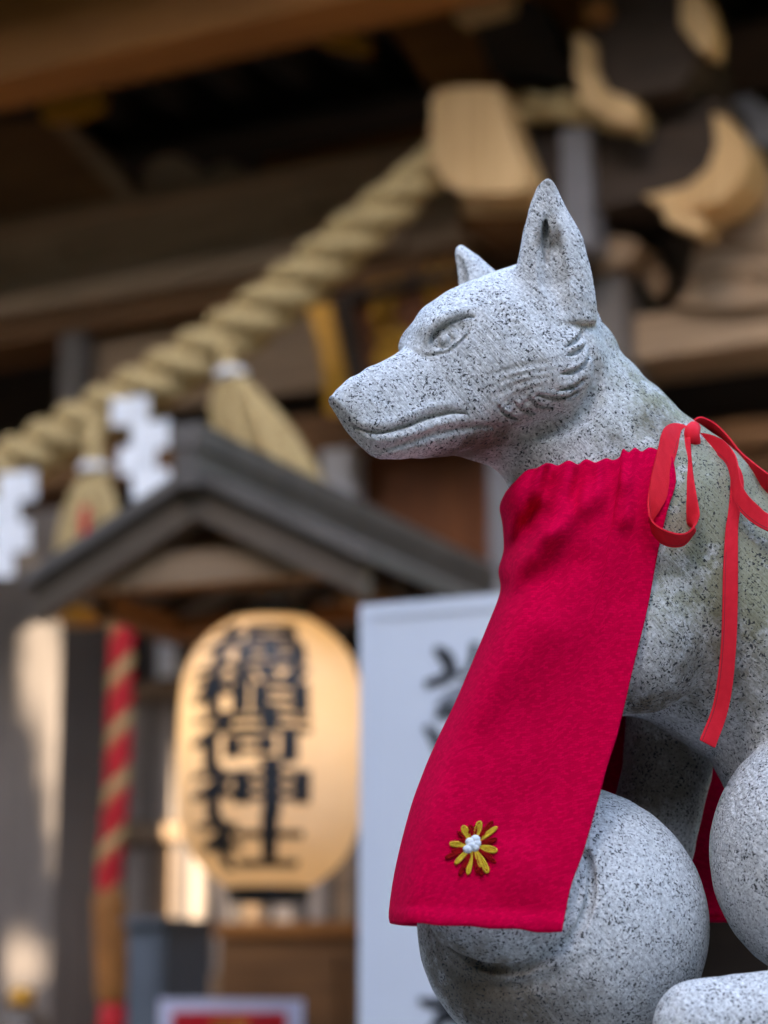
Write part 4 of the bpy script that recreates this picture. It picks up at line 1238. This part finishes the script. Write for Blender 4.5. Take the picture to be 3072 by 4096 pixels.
def shide(label, cx, y0, y1, inn, wid, seed=0):
    root = HALL.root('paper_streamer'); tag(root, label, 'paper streamer', 'zigzag paper streamers on the rope')
    n = 4
    hgt = (y1 - y0) / n
    for i in range(n):
        off = (-40, 34, -22, 26)[i] if seed == 0 else (30, -26, 26, -30)[i]
        x = cx + off + i * (6 if seed == 0 else -10)
        ya = y0 + i * hgt
        q = [(x - wid * .5, ya + 6), (x + wid * .5, ya - 10), (x + wid * .5, ya + hgt * 1.04), (x - wid * .5, ya + hgt * 1.18)]
        a = HALL.loc(*q[0], inn - 0.012 * i); b = HALL.loc(*q[1], inn + 0.03 - 0.012 * i); c = HALL.loc(*q[2], inn + 0.04 - 0.012 * i); d = HALL.loc(*q[3], inn - 0.012 * i)
        nn = np.array([0, 0.0012, 0])
        mesh_obj('paper_fold', [a, b, c, d, a + nn, b + nn, c + nn, d + nn], [(0, 1, 2, 3), (7, 6, 5, 4), (0, 4, 5, 1), (1, 5, 6, 2), (2, 6, 7, 3), (3, 7, 4, 0)], M['paper'], root)
shide('white zigzag paper streamer between the two straw tassels', 560, 1590, 1980, -0.66, 150, 0)
shide('white zigzag paper streamer at the left edge beside the post', 40, 1890, 2300, -0.66, 150, 1)

# ================================================================ NAME PLAQUE
plq = HALL.root('name_plaque')
tag(plq, 'dark wooden name plaque with gilt characters under the rope', 'plaque')
hprism('board', [(1330, 1190), (1960, 1060), (1960, 1480), (1390, 1660)], -0.20, 0.05, 'wood_red', plq, 0.006)
hprism('frame', [(1228, 1230), (1320, 1215), (1345, 1330), (1375, 1480), (1395, 1655), (1300, 1650), (1290, 1480), (1262, 1340)], -0.25, 0.05, 'gilt', plq, 0.012)
hprism('frame', [(1330, 1180), (1960, 1045), (1960, 1075), (1345, 1215)], -0.24, 0.05, 'wood_dark', plq, 0.008)
hprism('frame', [(1320, 1215), (1395, 1205), (1420, 1340), (1445, 1480), (1462, 1640), (1395, 1655), (1375, 1480), (1345, 1330)], -0.232, 0.04, 'wood_dark', plq, 0.008)
hprism('frame', [(1392, 1640), (1960, 1465), (1960, 1500), (1400, 1680)], -0.24, 0.05, 'wood_dark', plq, 0.008)

def glyph_obj(name, ch, mat, parent, fit, offset=0.0, extrude=0.0, xf=None, sub=0, bold=0.0):
    """One written character as a mesh; fit = (x0, x1, z0, z1) it is stretched to; xf maps (x, z, lift) to a point."""
    cu = bpy.data.curves.new(name, 'FONT'); cu.body = ch; cu.size = 1.0; cu.offset = offset; cu.resolution_u = 3
    to = bpy.data.objects.new(name, cu); COL.objects.link(to)
    bpy.context.view_layer.update()
    dg = bpy.context.evaluated_depsgraph_get()
    me = bpy.data.meshes.new_from_object(to.evaluated_get(dg))
    bpy.data.objects.remove(to, do_unlink=True); bpy.data.curves.remove(cu)
    bm = bmesh.new(); bm.from_mesh(me); bpy.data.meshes.remove(me)
    bmesh.ops.remove_doubles(bm, verts=bm.verts, dist=1e-5)
    if sub:
        bmesh.ops.triangulate(bm, faces=bm.faces)
        for _ in range(sub):
            es = [e for e in bm.edges if e.calc_length() > 0.16]
            if es: bmesh.ops.subdivide_edges(bm, edges=es, cuts=1)
            bmesh.ops.triangulate(bm, faces=bm.faces)
    co = np.array([v.co[:] for v in bm.verts])
    lo, hi = co.min(0), co.max(0)
    if bold:
        src = bm.copy(); me0 = bpy.data.meshes.new('tmp'); src.to_mesh(me0); src.free()
        for dx, dz in ((bold, bold), (-bold, bold), (bold, -bold), (-bold, -bold)):
            n0 = len(bm.verts); bm.from_mesh(me0); bm.verts.ensure_lookup_table()
            for q in range(n0, len(bm.verts)): bm.verts[q].co += Vector((dx, dz, 0))
        bpy.data.meshes.remove(me0)
    for v in bm.verts:
        x = fit[0] + (v.co.x - lo[0]) / (hi[0] - lo[0]) * (fit[1] - fit[0])
        z = fit[2] + (v.co.y - lo[1]) / (hi[1] - lo[1]) * (fit[3] - fit[2])
        v.co = Vector(xf(x, z))
    r = bmesh.ops.extrude_face_region(bm, geom=bm.faces[:])
    nv = [e for e in r['geom'] if isinstance(e, bmesh.types.BMVert)]
    for v in nv: v.co += Vector(extrude)
    bmesh.ops.recalc_face_normals(bm, faces=bm.faces)
    return bm_obj(name, bm, mat, parent)

def plaque_chr(ch, x0, x1, y0, y1):
    s0, h1 = HALL.fp(x0, y0, -0.205); s1, h0 = HALL.fp(x1, y1, -0.205)
    glyph_obj('character', ch, M['gilt'], plq, (s0, s1, h0, h1), 0.035, (0, -0.012, 0), lambda x, z: (x, -0.2045, z))
plaque_chr('稲', 1478, 1620, 1125, 1300); plaque_chr('荷', 1490, 1640, 1325, 1500)
plaque_chr('神', 1690, 1830, 1060, 1220); plaque_chr('社', 1700, 1840, 1250, 1400)

# ================================================================ BELL ROPE AND BELL
BR = Plane(460, 3000, 6.45, 28)
br = BR.root('bell_rope')
tag(br, 'red and gold twisted bell rope with wooden grip hanging left of the lantern', 'rope')
pp = cr(np.array([BR.loc(x, y, 0) for x, y in ((492, 2400), (486, 2600), (478, 2850), (470, 3100), (456, 3300), (440, 3440), (434, 3570))]), 90)
dd = np.r_[0, np.cumsum(np.linalg.norm(np.diff(pp, axis=0), axis=1))]
for k in range(3):
    st = []
    for i in range(len(pp)):
        a = -2 * math.pi * (dd[i] / 0.165 + k / 3.0) + 0.8
        st.append(pp[i] + 0.019 * np.array([math.cos(a), math.sin(a), 0]))
    tube('gold_cord' if k == 0 else 'red_cord', st, 0.0195, M['gold_cloth' if k == 0 else 'red_cloth'], br, 10)
gt = BR.loc(434, 3565, 0); gb = BR.loc(452, 4010, 0)
v, f = tube_geo([gt, gt * .9 + gb * .1, gt * .1 + gb * .9, gb], [0.040, 0.047, 0.047, 0.042], 8)
mesh_obj('wooden_grip', v, f, M['wood_pale'] if False else M['wood_warm'], br)
tube('red_tail', [gb, BR.loc(452, 4080, 0), BR.loc(450, 4300, 0)], [0.034, 0.042, 0.05], M['red_cloth'], br, 12)
bl = BR.root('brass_bell')
tag(bl, 'round gilt bell at the top of the red and gold rope', 'bell')
bc = BR.loc(330, 2425, 0.02)
lathe('shell', [(0.004, 0.062), (0.045, 0.058), (0.080, 0.036), (0.094, 0.008), (0.098, 0.0), (0.094, -0.008), (0.080, -0.036), (0.045, -0.056), (0.004, -0.060)], M['gilt'], bl, 32, bc)
lathe('rim_band', [(0.094, 0.010), (0.103, 0.007), (0.103, -0.007), (0.094, -0.010)], M['gilt'], bl, 32, bc, cap=False)
tube('hanger', [bc + np.array([0, 0, 0.058]), bc + np.array([0, 0, 0.30])], 0.012, M['red_cloth'], bl, 8)

# ================================================================ ROOFED LANTERN STAND
ST = Plane(830, 2100, 4.7, 23)
st_ = ST.root('roofed_lantern_stand')
tag(st_, 'small dark grey gabled roof on posts sheltering the paper lantern', 'lantern stand')
def stp(px, py, inn=0.0): return ST.fp(px, py, inn)
ax_, az_ = stp(828, 1930)
lx, lz = stp(165, 2345); rx, rz = stp(1550, 2238)
ez = 0.5 * (lz + rz)
hw = 0.475 * (rx - lx); cx = 0.5 * (lx + rx) - 0.022; ax_ = cx
RL = 1.62
def slope(s, up, thick, over=0.0):
    """Outline of one roof slope: s = -1 left, 1 right; lifted by up."""
    e = cx + s * (hw + over)
    dz = (az_ - ez) / hw
    return [(cx, az_ + up), (e, ez - over * dz + up), (e, ez - over * dz + up - thick), (cx, az_ + up - thick)]
for s in (-1, 1):
    prism('bargeboard', slope(s, -0.004, 0.074), -0.022, 0.022, M['slate'], st_, 0.004)
    prism('bargeboard', slope(s, -0.004, 0.085), RL - 0.022, RL + 0.022, M['slate'], st_, 0.004)
    prism('roof_slope', slope(s, 0.030, 0.030, 0.02), -0.045, RL + 0.045, M['slate_top'], st_, 0.004)
    for k in range(7):
        prism('rafter', slope(s, -0.012, 0.03, -0.02), 0.2 + k * 0.22, 0.235 + k * 0.22, M['wood_dark'], st_, 0.002)
_, ztop = stp(760, 1730)
box('ridge_cap', cx - 0.026, cx + 0.026, -0.07, RL + 0.08, az_ - 0.02, az_ + 0.060, M['slate_top'], st_, 0.006)
box('ridge_cap', cx - 0.036, cx + 0.036, -0.075, RL + 0.085, az_ + 0.062, ztop, M['slate_top'], st_, 0.008)
prism('gable_panel', [(cx, az_ - 0.10), (cx + hw * 0.93, ez - 0.02), (cx - hw * 0.93, ez - 0.02)], 0.06, 0.08, M['wood_brown'], st_, 0)
box('tie_beam', cx - hw * 0.80, cx + hw * 0.80, 0.015, 0.055, ez - 0.015, ez + 0.055, M['wood_tan'], st_, 0.004)
box('wall_plate', cx - hw * 0.78, cx - hw * 0.68, 0.10, RL - 0.02, ez - 0.06, ez - 0.01, M['wood_brown'], st_, 0.004)
box('wall_plate', cx + hw * 0.68, cx + hw * 0.78, 0.10, RL - 0.02, ez - 0.06, ez - 0.01, M['wood_brown'], st_, 0.004)
box('cross_beam', cx - hw * 0.95, cx + hw * 0.80, 0.40, 0.46, ez - 0.046, ez - 0.012, M['wood_brown'], st_, 0.004)
for s0, i0 in ((cx + hw * 0.68, 1.0), (cx + hw * 0.68, RL - 0.10), (cx - hw * 0.76, RL - 0.10)):
    box('post', s0, s0 + 0.06, i0, i0 + 0.06, 0, ez - 0.061, M['wood_grey'], st_, 0.005)
box('cross_beam', cx - hw * 0.95, cx + hw * 0.80, 0.93, 0.99, ez - 0.105, ez - 0.062, M['wood_brown'], st_, 0.004)

# ================================================================ PAPER LANTERN
def lantern_paper():
    m, nt, b = new_mat('lantern_paper')
    f = noise(nt, coords(nt), 18, 4, 0.6)
    r = ramp(nt, [(0.3, (0.66, 0.50, 0.36)), (0.7, (0.76, 0.61, 0.46))])
    nt.links.new(f, r.inputs[0]); nt.links.new(r.outputs[0], b.inputs['Base Color'])
    b.inputs['Roughness'].default_value = 0.6
    tr = nt.nodes.new('ShaderNodeBsdfTranslucent'); tr.inputs['Color'].default_value = (0.82, 0.66, 0.47, 1)
    mx = nt.nodes.new('ShaderNodeMixShader'); mx.inputs[0].default_value = 0.5
    out = nt.nodes['Material Output']
    nt.links.new(b.outputs[0], mx.inputs[1]); nt.links.new(tr.outputs[0], mx.inputs[2]); nt.links.new(mx.outputs[0], out.inputs['Surface'])
    return m
M['lantern_paper'] = lantern_paper()
LC = at(1082, 3010, 4.75); LR = 372 / FPX * 4.75; LH = 540 / FPX * 4.75
lant = empty('paper_lantern', LC)
tag(lant, 'large lit paper lantern with black characters under the small gabled roof', 'lantern')
def lrad(z):
    q = min(1.0, abs(z) / LH)
    return LR * (1 - q ** 4.6 * 0.58) * (1 - 0.03 * q)
prof = []
for i in range(105):
    z = -LH + 2 * LH * i / 104
    prof.append((lrad(z) + 0.0012 * math.cos(i * math.pi), z))
lathe('paper_body', prof, M['lantern_paper'], lant, 72, cap=False)
for z, n in ((LH, 'top_ring'), (-LH, 'bottom_ring')):
    s = 1 if z > 0 else -1
    r0 = lrad(z) + 0.003
    lathe(n, [(r0, z - 0.006 * s), (r0 + 0.004, z), (r0, z + 0.028 * s), (r0 - 0.012, z + 0.028 * s), (r0 - 0.014, z - 0.004 * s)], M['black'], lant, 48, cap=False)
lathe('metal_cap', [(0.060, LH + 0.028), (0.066, LH + 0.036), (0.052, LH + 0.052), (0.038, LH + 0.070), (0.02, LH + 0.076)], M['chrome'], lant, 40)
tube('hanger', [(0, 0, LH + 0.065), (0, 0, LH + 0.125)], 0.006, M['black'], lant, 8)
bm = bmesh.new(); bmesh.ops.create_uvsphere(bm, u_segments=16, v_segments=10, radius=0.032, matrix=Matrix.Translation((0.0, 0.02, 0.09)))
bulb_m, bnt, bb = new_mat('lit_bulb')
bb.inputs['Emission Color'].default_value = (1.0, 0.62, 0.25, 1); bb.inputs['Emission Strength'].default_value = 2
bm_obj('bulb', bm, bulb_m, lant, smooth=True)
ll = bpy.data.lights.new('bulb_light', 'POINT'); ll.energy = 0.20; ll.color = (1.0, 0.84, 0.60); ll.shadow_soft_size = 0.05
lo_ = bpy.data.objects.new('bulb_light', ll); lo_.location = (-0.02, -0.01, 0.07); link(lo_, lant)
# the five characters, one above the other, brushed bold
TH0 = -math.pi / 2 - 0.22           # where the column stands on the barrel (camera side, a little left)
def on_lantern(x, z):
    r = lrad(z) + 0.0022
    a = TH0 + x / LR
    return (r * math.cos(a), r * math.sin(a), z)
rows = [('福', 2525, 2690, 240), ('稲', 2690, 2890, 245), ('荷', 2890, 3085, 245), ('神', 3085, 3285, 245), ('社', 3280, 3480, 240)]
for ch, ya, yb, wpx in rows:
    k = 4.75 / FPX
    glyph_obj('character', ch, M['ink'], lant, (-wpx * k, wpx * k, (3010 - yb) * k, (3010 - ya) * k), 0.0, (0, -0.0008, 0), on_lantern, sub=3, bold=0.03)

# ================================================================ WHITE SIGN
SG = Plane(1460, 3200, 4.1, 26)
sg = SG.root('white_signboard')
tag(sg, 'tall white signboard with black brushed writing behind the fox\'s bib', 'signboard')
sl, _ = SG.fp(1452, 3200); _, sh = SG.fp(1470, 2432)
sw = 0.56
box('sheet', sl, sl + sw, 0, 0.012, 0.75, sh, M['sign_white'], sg, 0.002)
for nm, a in (('frame', (sl - 0.006, sl + 0.020, -0.003, 0.02, 0.72, sh + 0.006)), ('frame', (sl + 0.0205, sl + sw, -0.003, 0.02, sh - 0.020, sh + 0.006)), ('frame', (sl + sw + 0.0005, sl + sw + 0.026, -0.003, 0.02, 0.72, sh + 0.006))):
    box(nm, *a, M['sign_white'], sg, 0.003)
for s in (sl + 0.05, sl + sw - 0.08):
    box('leg', s, s + 0.03, 0.014, 0.044, 0, 0.9, M['wood_grey'], sg, 0.003)
def brush(pxs, wid, mat='ink'):
    """A brushed stroke lying on the sheet."""
    c = cr(np.array([(*SG.fp(x, y, -0.001), w) for (x, y), w in zip(pxs, wid)]), 24)
    vv, ff = [], []
    for i in range(24):
        t = c[min(i + 1, 23), :2] - c[max(i - 1, 0), :2]; t /= np.linalg.norm(t) + 1e-9
        nrm = np.array([-t[1], t[0]]) * c[i, 2] * 0.5 * 4.1 / FPX
        for q, yy in ((c[i, :2] + nrm, -0.0022), (c[i, :2] - nrm, -0.0022), (c[i, :2] + nrm, -0.0006), (c[i, :2] - nrm, -0.0006)):
            vv.append((q[0], yy, q[1]))
    for i in range(23):
        a = i * 4
        ff += [(a, a + 1, a + 5, a + 4), (a, a + 4, a + 6, a + 2), (a + 1, a + 3, a + 7, a + 5)]
    ff += [(0, 2, 3, 1), (92, 93, 95, 94)]
    mesh_obj('brush_stroke', vv, ff, M[mat], sg)
brush([(1738, 2592), (1780, 2625), (1806, 2680), (1780, 2712), (1700, 2738)], [26, 58, 50, 44, 34])
brush([(1900, 2570), (1890, 2640), (1860, 2700), (1810, 2690)], [40, 34, 24, 14])
brush([(1930, 2700), (1880, 2745), (1800, 2790), (1745, 2830)], [30, 44, 40, 20], 'ink_grey')
brush([(1860, 2840), (1790, 2850), (1740, 2870)], [60, 46, 20])
brush([(1700, 2905), (1740, 2950), (1765, 3010), (1800, 3080)], [26, 50, 46, 30])
brush([(1730, 3860), (1760, 3890), (1800, 3910), (1850, 3960)], [24, 54, 50, 40])
brush([(1675, 4000), (1740, 4015), (1840, 3990), (1940, 3985)], [26, 44, 44, 40])
brush([(1860, 3980), (1800, 4040), (1740, 4110), (1700, 4200)], [50, 46, 44, 30])
brush([(1740, 4060), (1830, 4080), (1930, 4120)], [24, 44, 40])

# ================================================================ SMALL THINGS AT THE FOOT
RS = Plane(920, 4050, 5.2, 20)
rs = RS.root('red_notice')
tag(rs, 'red notice with lavender white border at the bottom edge', 'notice')
a0, h1 = RS.fp(636, 3996); a1, _ = RS.fp(1204, 3996); b0, h2 = RS.fp(692, 4046); b1, _ = RS.fp(1146, 4046)
box('board', a0, a1, 0, 0.015, h1 - 0.36, h1, M['lavender'], rs, 0.003)
box('red_face', b0, b1, -0.004, -0.0005, h1 - 0.33, h2, M['red_sign'], rs, 0.001)
c0, g1 = RS.fp(848, 4072); c1_, _ = RS.fp(1000, 4072)
for i, ch in enumerate('初穂料'):
    w = (c1_ - c0) / 3
    glyph_obj('lettering', ch, M['gilt'], rs, (c0 + i * w, c0 + i * w + w * 0.9, g1 - 0.06, g1), 0.02, (0, -0.0012, 0), lambda x, z: (x, -0.0043, z))
box('stake', 0.5 * (a0 + a1) - 0.02, 0.5 * (a0 + a1) + 0.02, 0.016, 0.05, 0, h1 - 0.05, M['wood_grey'], rs, 0.003)

BP = Plane(590, 3900, 6.0, 24)
bp = BP.root('blue_grey_cabinet')
tag(bp, 'narrow blue grey metal cabinet beside the bell rope\'s grip', 'cabinet')
s0, h1 = BP.fp(515, 3700); s1, _ = BP.fp(662, 3700)
box('body', s0, s1, 0, 0.25, 0, h1, M['blue_metal'], bp, 0.008)
box('door', s0 + 0.012, s1 - 0.012, -0.012, -0.001, 0.1, h1 - 0.03, M['blue_metal'], bp, 0.004)
box('cap', s0 - 0.008, s1 + 0.008, -0.02, 0.26, h1 + 0.001, h1 + 0.018, M['blue_metal'], bp, 0.004)

OB = Plane(1150, 3900, 6.3, 26)
ob = OB.root('offering_box')
tag(ob, 'dark wooden offering box with slatted top beneath the lantern', 'offering box')
s0, h1 = OB.fp(880, 3690); s1, _ = OB.fp(1420, 3690)
box('body', s0, s1, 0, 0.45, 0.55, h1 - 0.04, M['wood_brown'], ob, 0.008)
box('rim', s0 - 0.015, s1 + 0.015, -0.015, 0.02, h1 - 0.039, h1, M['wood_warm'], ob, 0.005)
for k in range(6):
    s = s0 + 0.02 + k * (s1 - s0 - 0.04) / 5.5
    box('slat', s, s + 0.02, 0.03, 0.44, h1 - 0.038, h1 - 0.01, M['wood_brown'], ob, 0.003)
box('front_panel', s0 + 0.05, s1 - 0.05, -0.014, -0.001, 0.7, h1 - 0.10, M['wood_brown'], ob, 0.004)
for s in (s0 + 0.01, s1 - 0.06):
    box('leg', s, s + 0.05, 0.02, 0.07, 0, 0.549, M['wood_brown'], ob, 0.004)

FL = Plane(80, 4000, 6.6, 28)
fl = FL.root('gilt_finial')
tag(fl, 'small round gilt knob on a dark base at the lower left', 'finial')
lathe('knob', [(0.004, 0.062), (0.028, 0.052), (0.040, 0.030), (0.036, 0.008), (0.02, 0.0)], M['gilt'], fl, 24, FL.loc(85, 4030, 0))
lathe('base', [(0.03, 0.0), (0.075, -0.02), (0.085, -0.10), (0.09, -0.9)], M['slate'], fl, 24, FL.loc(85, 4030, 0) + np.array([0, 0, -0.001]))
FLO = FL.loc(85, 4030, 0)

# ================================================================ ADDED UNSEEN TREES that keep the sun off fox, sign and hall
M['bark'] = plain_mat('rough_bark', (0.11, 0.08, 0.06), 0.9, 0, 0.35, 30)
def leaf_mat():
    m, nt, b = new_mat('broad_leaves')
    f = noise(nt, coords(nt), 3.0, 3, 0.6)
    r = ramp(nt, [(0.3, (0.030, 0.055, 0.016)), (0.7, (0.075, 0.11, 0.030))])
    nt.links.new(f, r.inputs[0]); nt.links.new(r.outputs[0], b.inputs['Base Color'])
    b.inputs['Roughness'].default_value = 0.55
    return m
M['leaf'] = leaf_mat()
def tree(label, base, crown, rad, n, leaf, seed, gaps=()):
    root = empty('added_shade_tree', base); tag(root, label, 'tree', 'unseen trees added to block the sun')
    rg = np.random.default_rng(seed)
    b = np.array(base, float); c = np.array(crown, float) - b
    top = c + np.array([0, 0, rad * 0.4])
    tr = cr(np.array([(0, 0, 0), (c[0] * 0.15, c[1] * 0.15, c[2] * 0.35), (c[0] * 0.6, c[1] * 0.6, c[2] * 0.75), tuple(top)]), 14)
    tube('trunk', tr, list(np.linspace(0.24, 0.03, 14)), M['bark'], root, 10)
    for k in range(9):
        d = rg.normal(size=3); d[2] = abs(d[2]) * 0.5; d /= np.linalg.norm(d)
        p0 = tr[5 + k % 7]; p1 = c + d * rad * 0.85
        tube('limb', cr(np.array([p0, 0.5 * (p0 + p1) + np.array([0, 0, 0.15]), p1]), 8), list(np.linspace(0.07, 0.01, 8)), M['bark'], root, 6)
    d = rg.normal(size=(n, 3)); d /= np.linalg.norm(d, axis=1, keepdims=True)
    pos = c + d * (rg.random((n, 1)) ** 0.45) * rad * np.array([1, 1, 0.8]) * (0.85 + 0.3 * rg.random((n, 1)))
    sd_ = np.array(SUN_DIR)
    for q, gr in gaps:                      # leaves cut away along sun rays to light chosen spots
        v_ = pos + b - np.array(q)
        off = np.linalg.norm(v_ - (v_ @ sd_)[:, None] * sd_, axis=1)
        pos = pos[off > gr]
    n = len(pos)
    u = rg.normal(size=(n, 3)); u /= np.linalg.norm(u, axis=1, keepdims=True)
    w = np.cross(u, rg.normal(size=(n, 3))); w /= np.linalg.norm(w, axis=1, keepdims=True)
    L = leaf * (0.7 + 0.6 * rg.random((n, 1)))
    V_ = np.stack([pos - u * L, pos + w * L * 0.45, pos + u * L, pos - w * L * 0.45], 1).reshape(-1, 3)
    F_ = np.arange(4 * n).reshape(-1, 4)
    o = np_mesh('crown', V_, F_, M['leaf'], root)
    return root
def on_ray(p, d): return np.array(p) + np.array(SUN_DIR) * d
GAPS = [(HALL.to_world(HALL.loc(x, y, i_)), g_) for x, y, i_, g_ in ((790, 3560, .34, .25), (800, 3760, .34, .22), (940, 3880, .34, .24), (90, 3880, -.16, .14), (640, 3180, .34, .20), (620, 2860, .34, .2))]
c1t = on_ray((0.15, Y0 + 0.9, 1.85), 8.5)
tree('unseen broadleaf tree added to shade the fox and signboard', (c1t[0] - 0.6, c1t[1] - 0.6, 0), c1t, 2.1, 15000, 0.12, 11, GAPS)
c2t = on_ray((-0.8, 6.9, 2.5), 11.0)
tree('unseen taller broadleaf tree added to shade the hall front', (c2t[0] - 1.0, c2t[1] + 0.3, 0), c2t, 3.0, 21000, 0.13, 12, GAPS)

# ================================================================ ADDED FOLIAGE RING, unseen, cutting low sky light
rg = np.random.default_rng(21)
n = 56000
ang = rg.uniform(R(35), R(395), n)
rad_ = rg.uniform(11.0, 15.0, n) + 5.0 * ((ang > R(40)) & (ang < R(140)))      # stands further off behind the hall
hz = rg.random(n) ** 0.8 * (9.2 + 1.0 * np.sin(ang * 7) + 0.6 * np.sin(ang * 17))
pos = np.stack([rad_ * np.cos(ang), rad_ * np.sin(ang) + 2.0, hz], 1)
u = rg.normal(size=(n, 3)); u /= np.linalg.norm(u, axis=1, keepdims=True)
w = np.cross(u, rg.normal(size=(n, 3))); w /= np.linalg.norm(w, axis=1, keepdims=True)
L = 0.42 * (0.7 + 0.6 * rg.random((n, 1)))
wood = np_mesh('added_tree_belt', np.stack([pos - u * L, pos + w * L * 0.5, pos + u * L, pos - w * L * 0.5], 1).reshape(-1, 3), np.arange(4 * n).reshape(-1, 4), M['leaf'])
tag(wood, 'unseen ring of dark green foliage added to cut low sky light', 'woodland', kind='stuff')
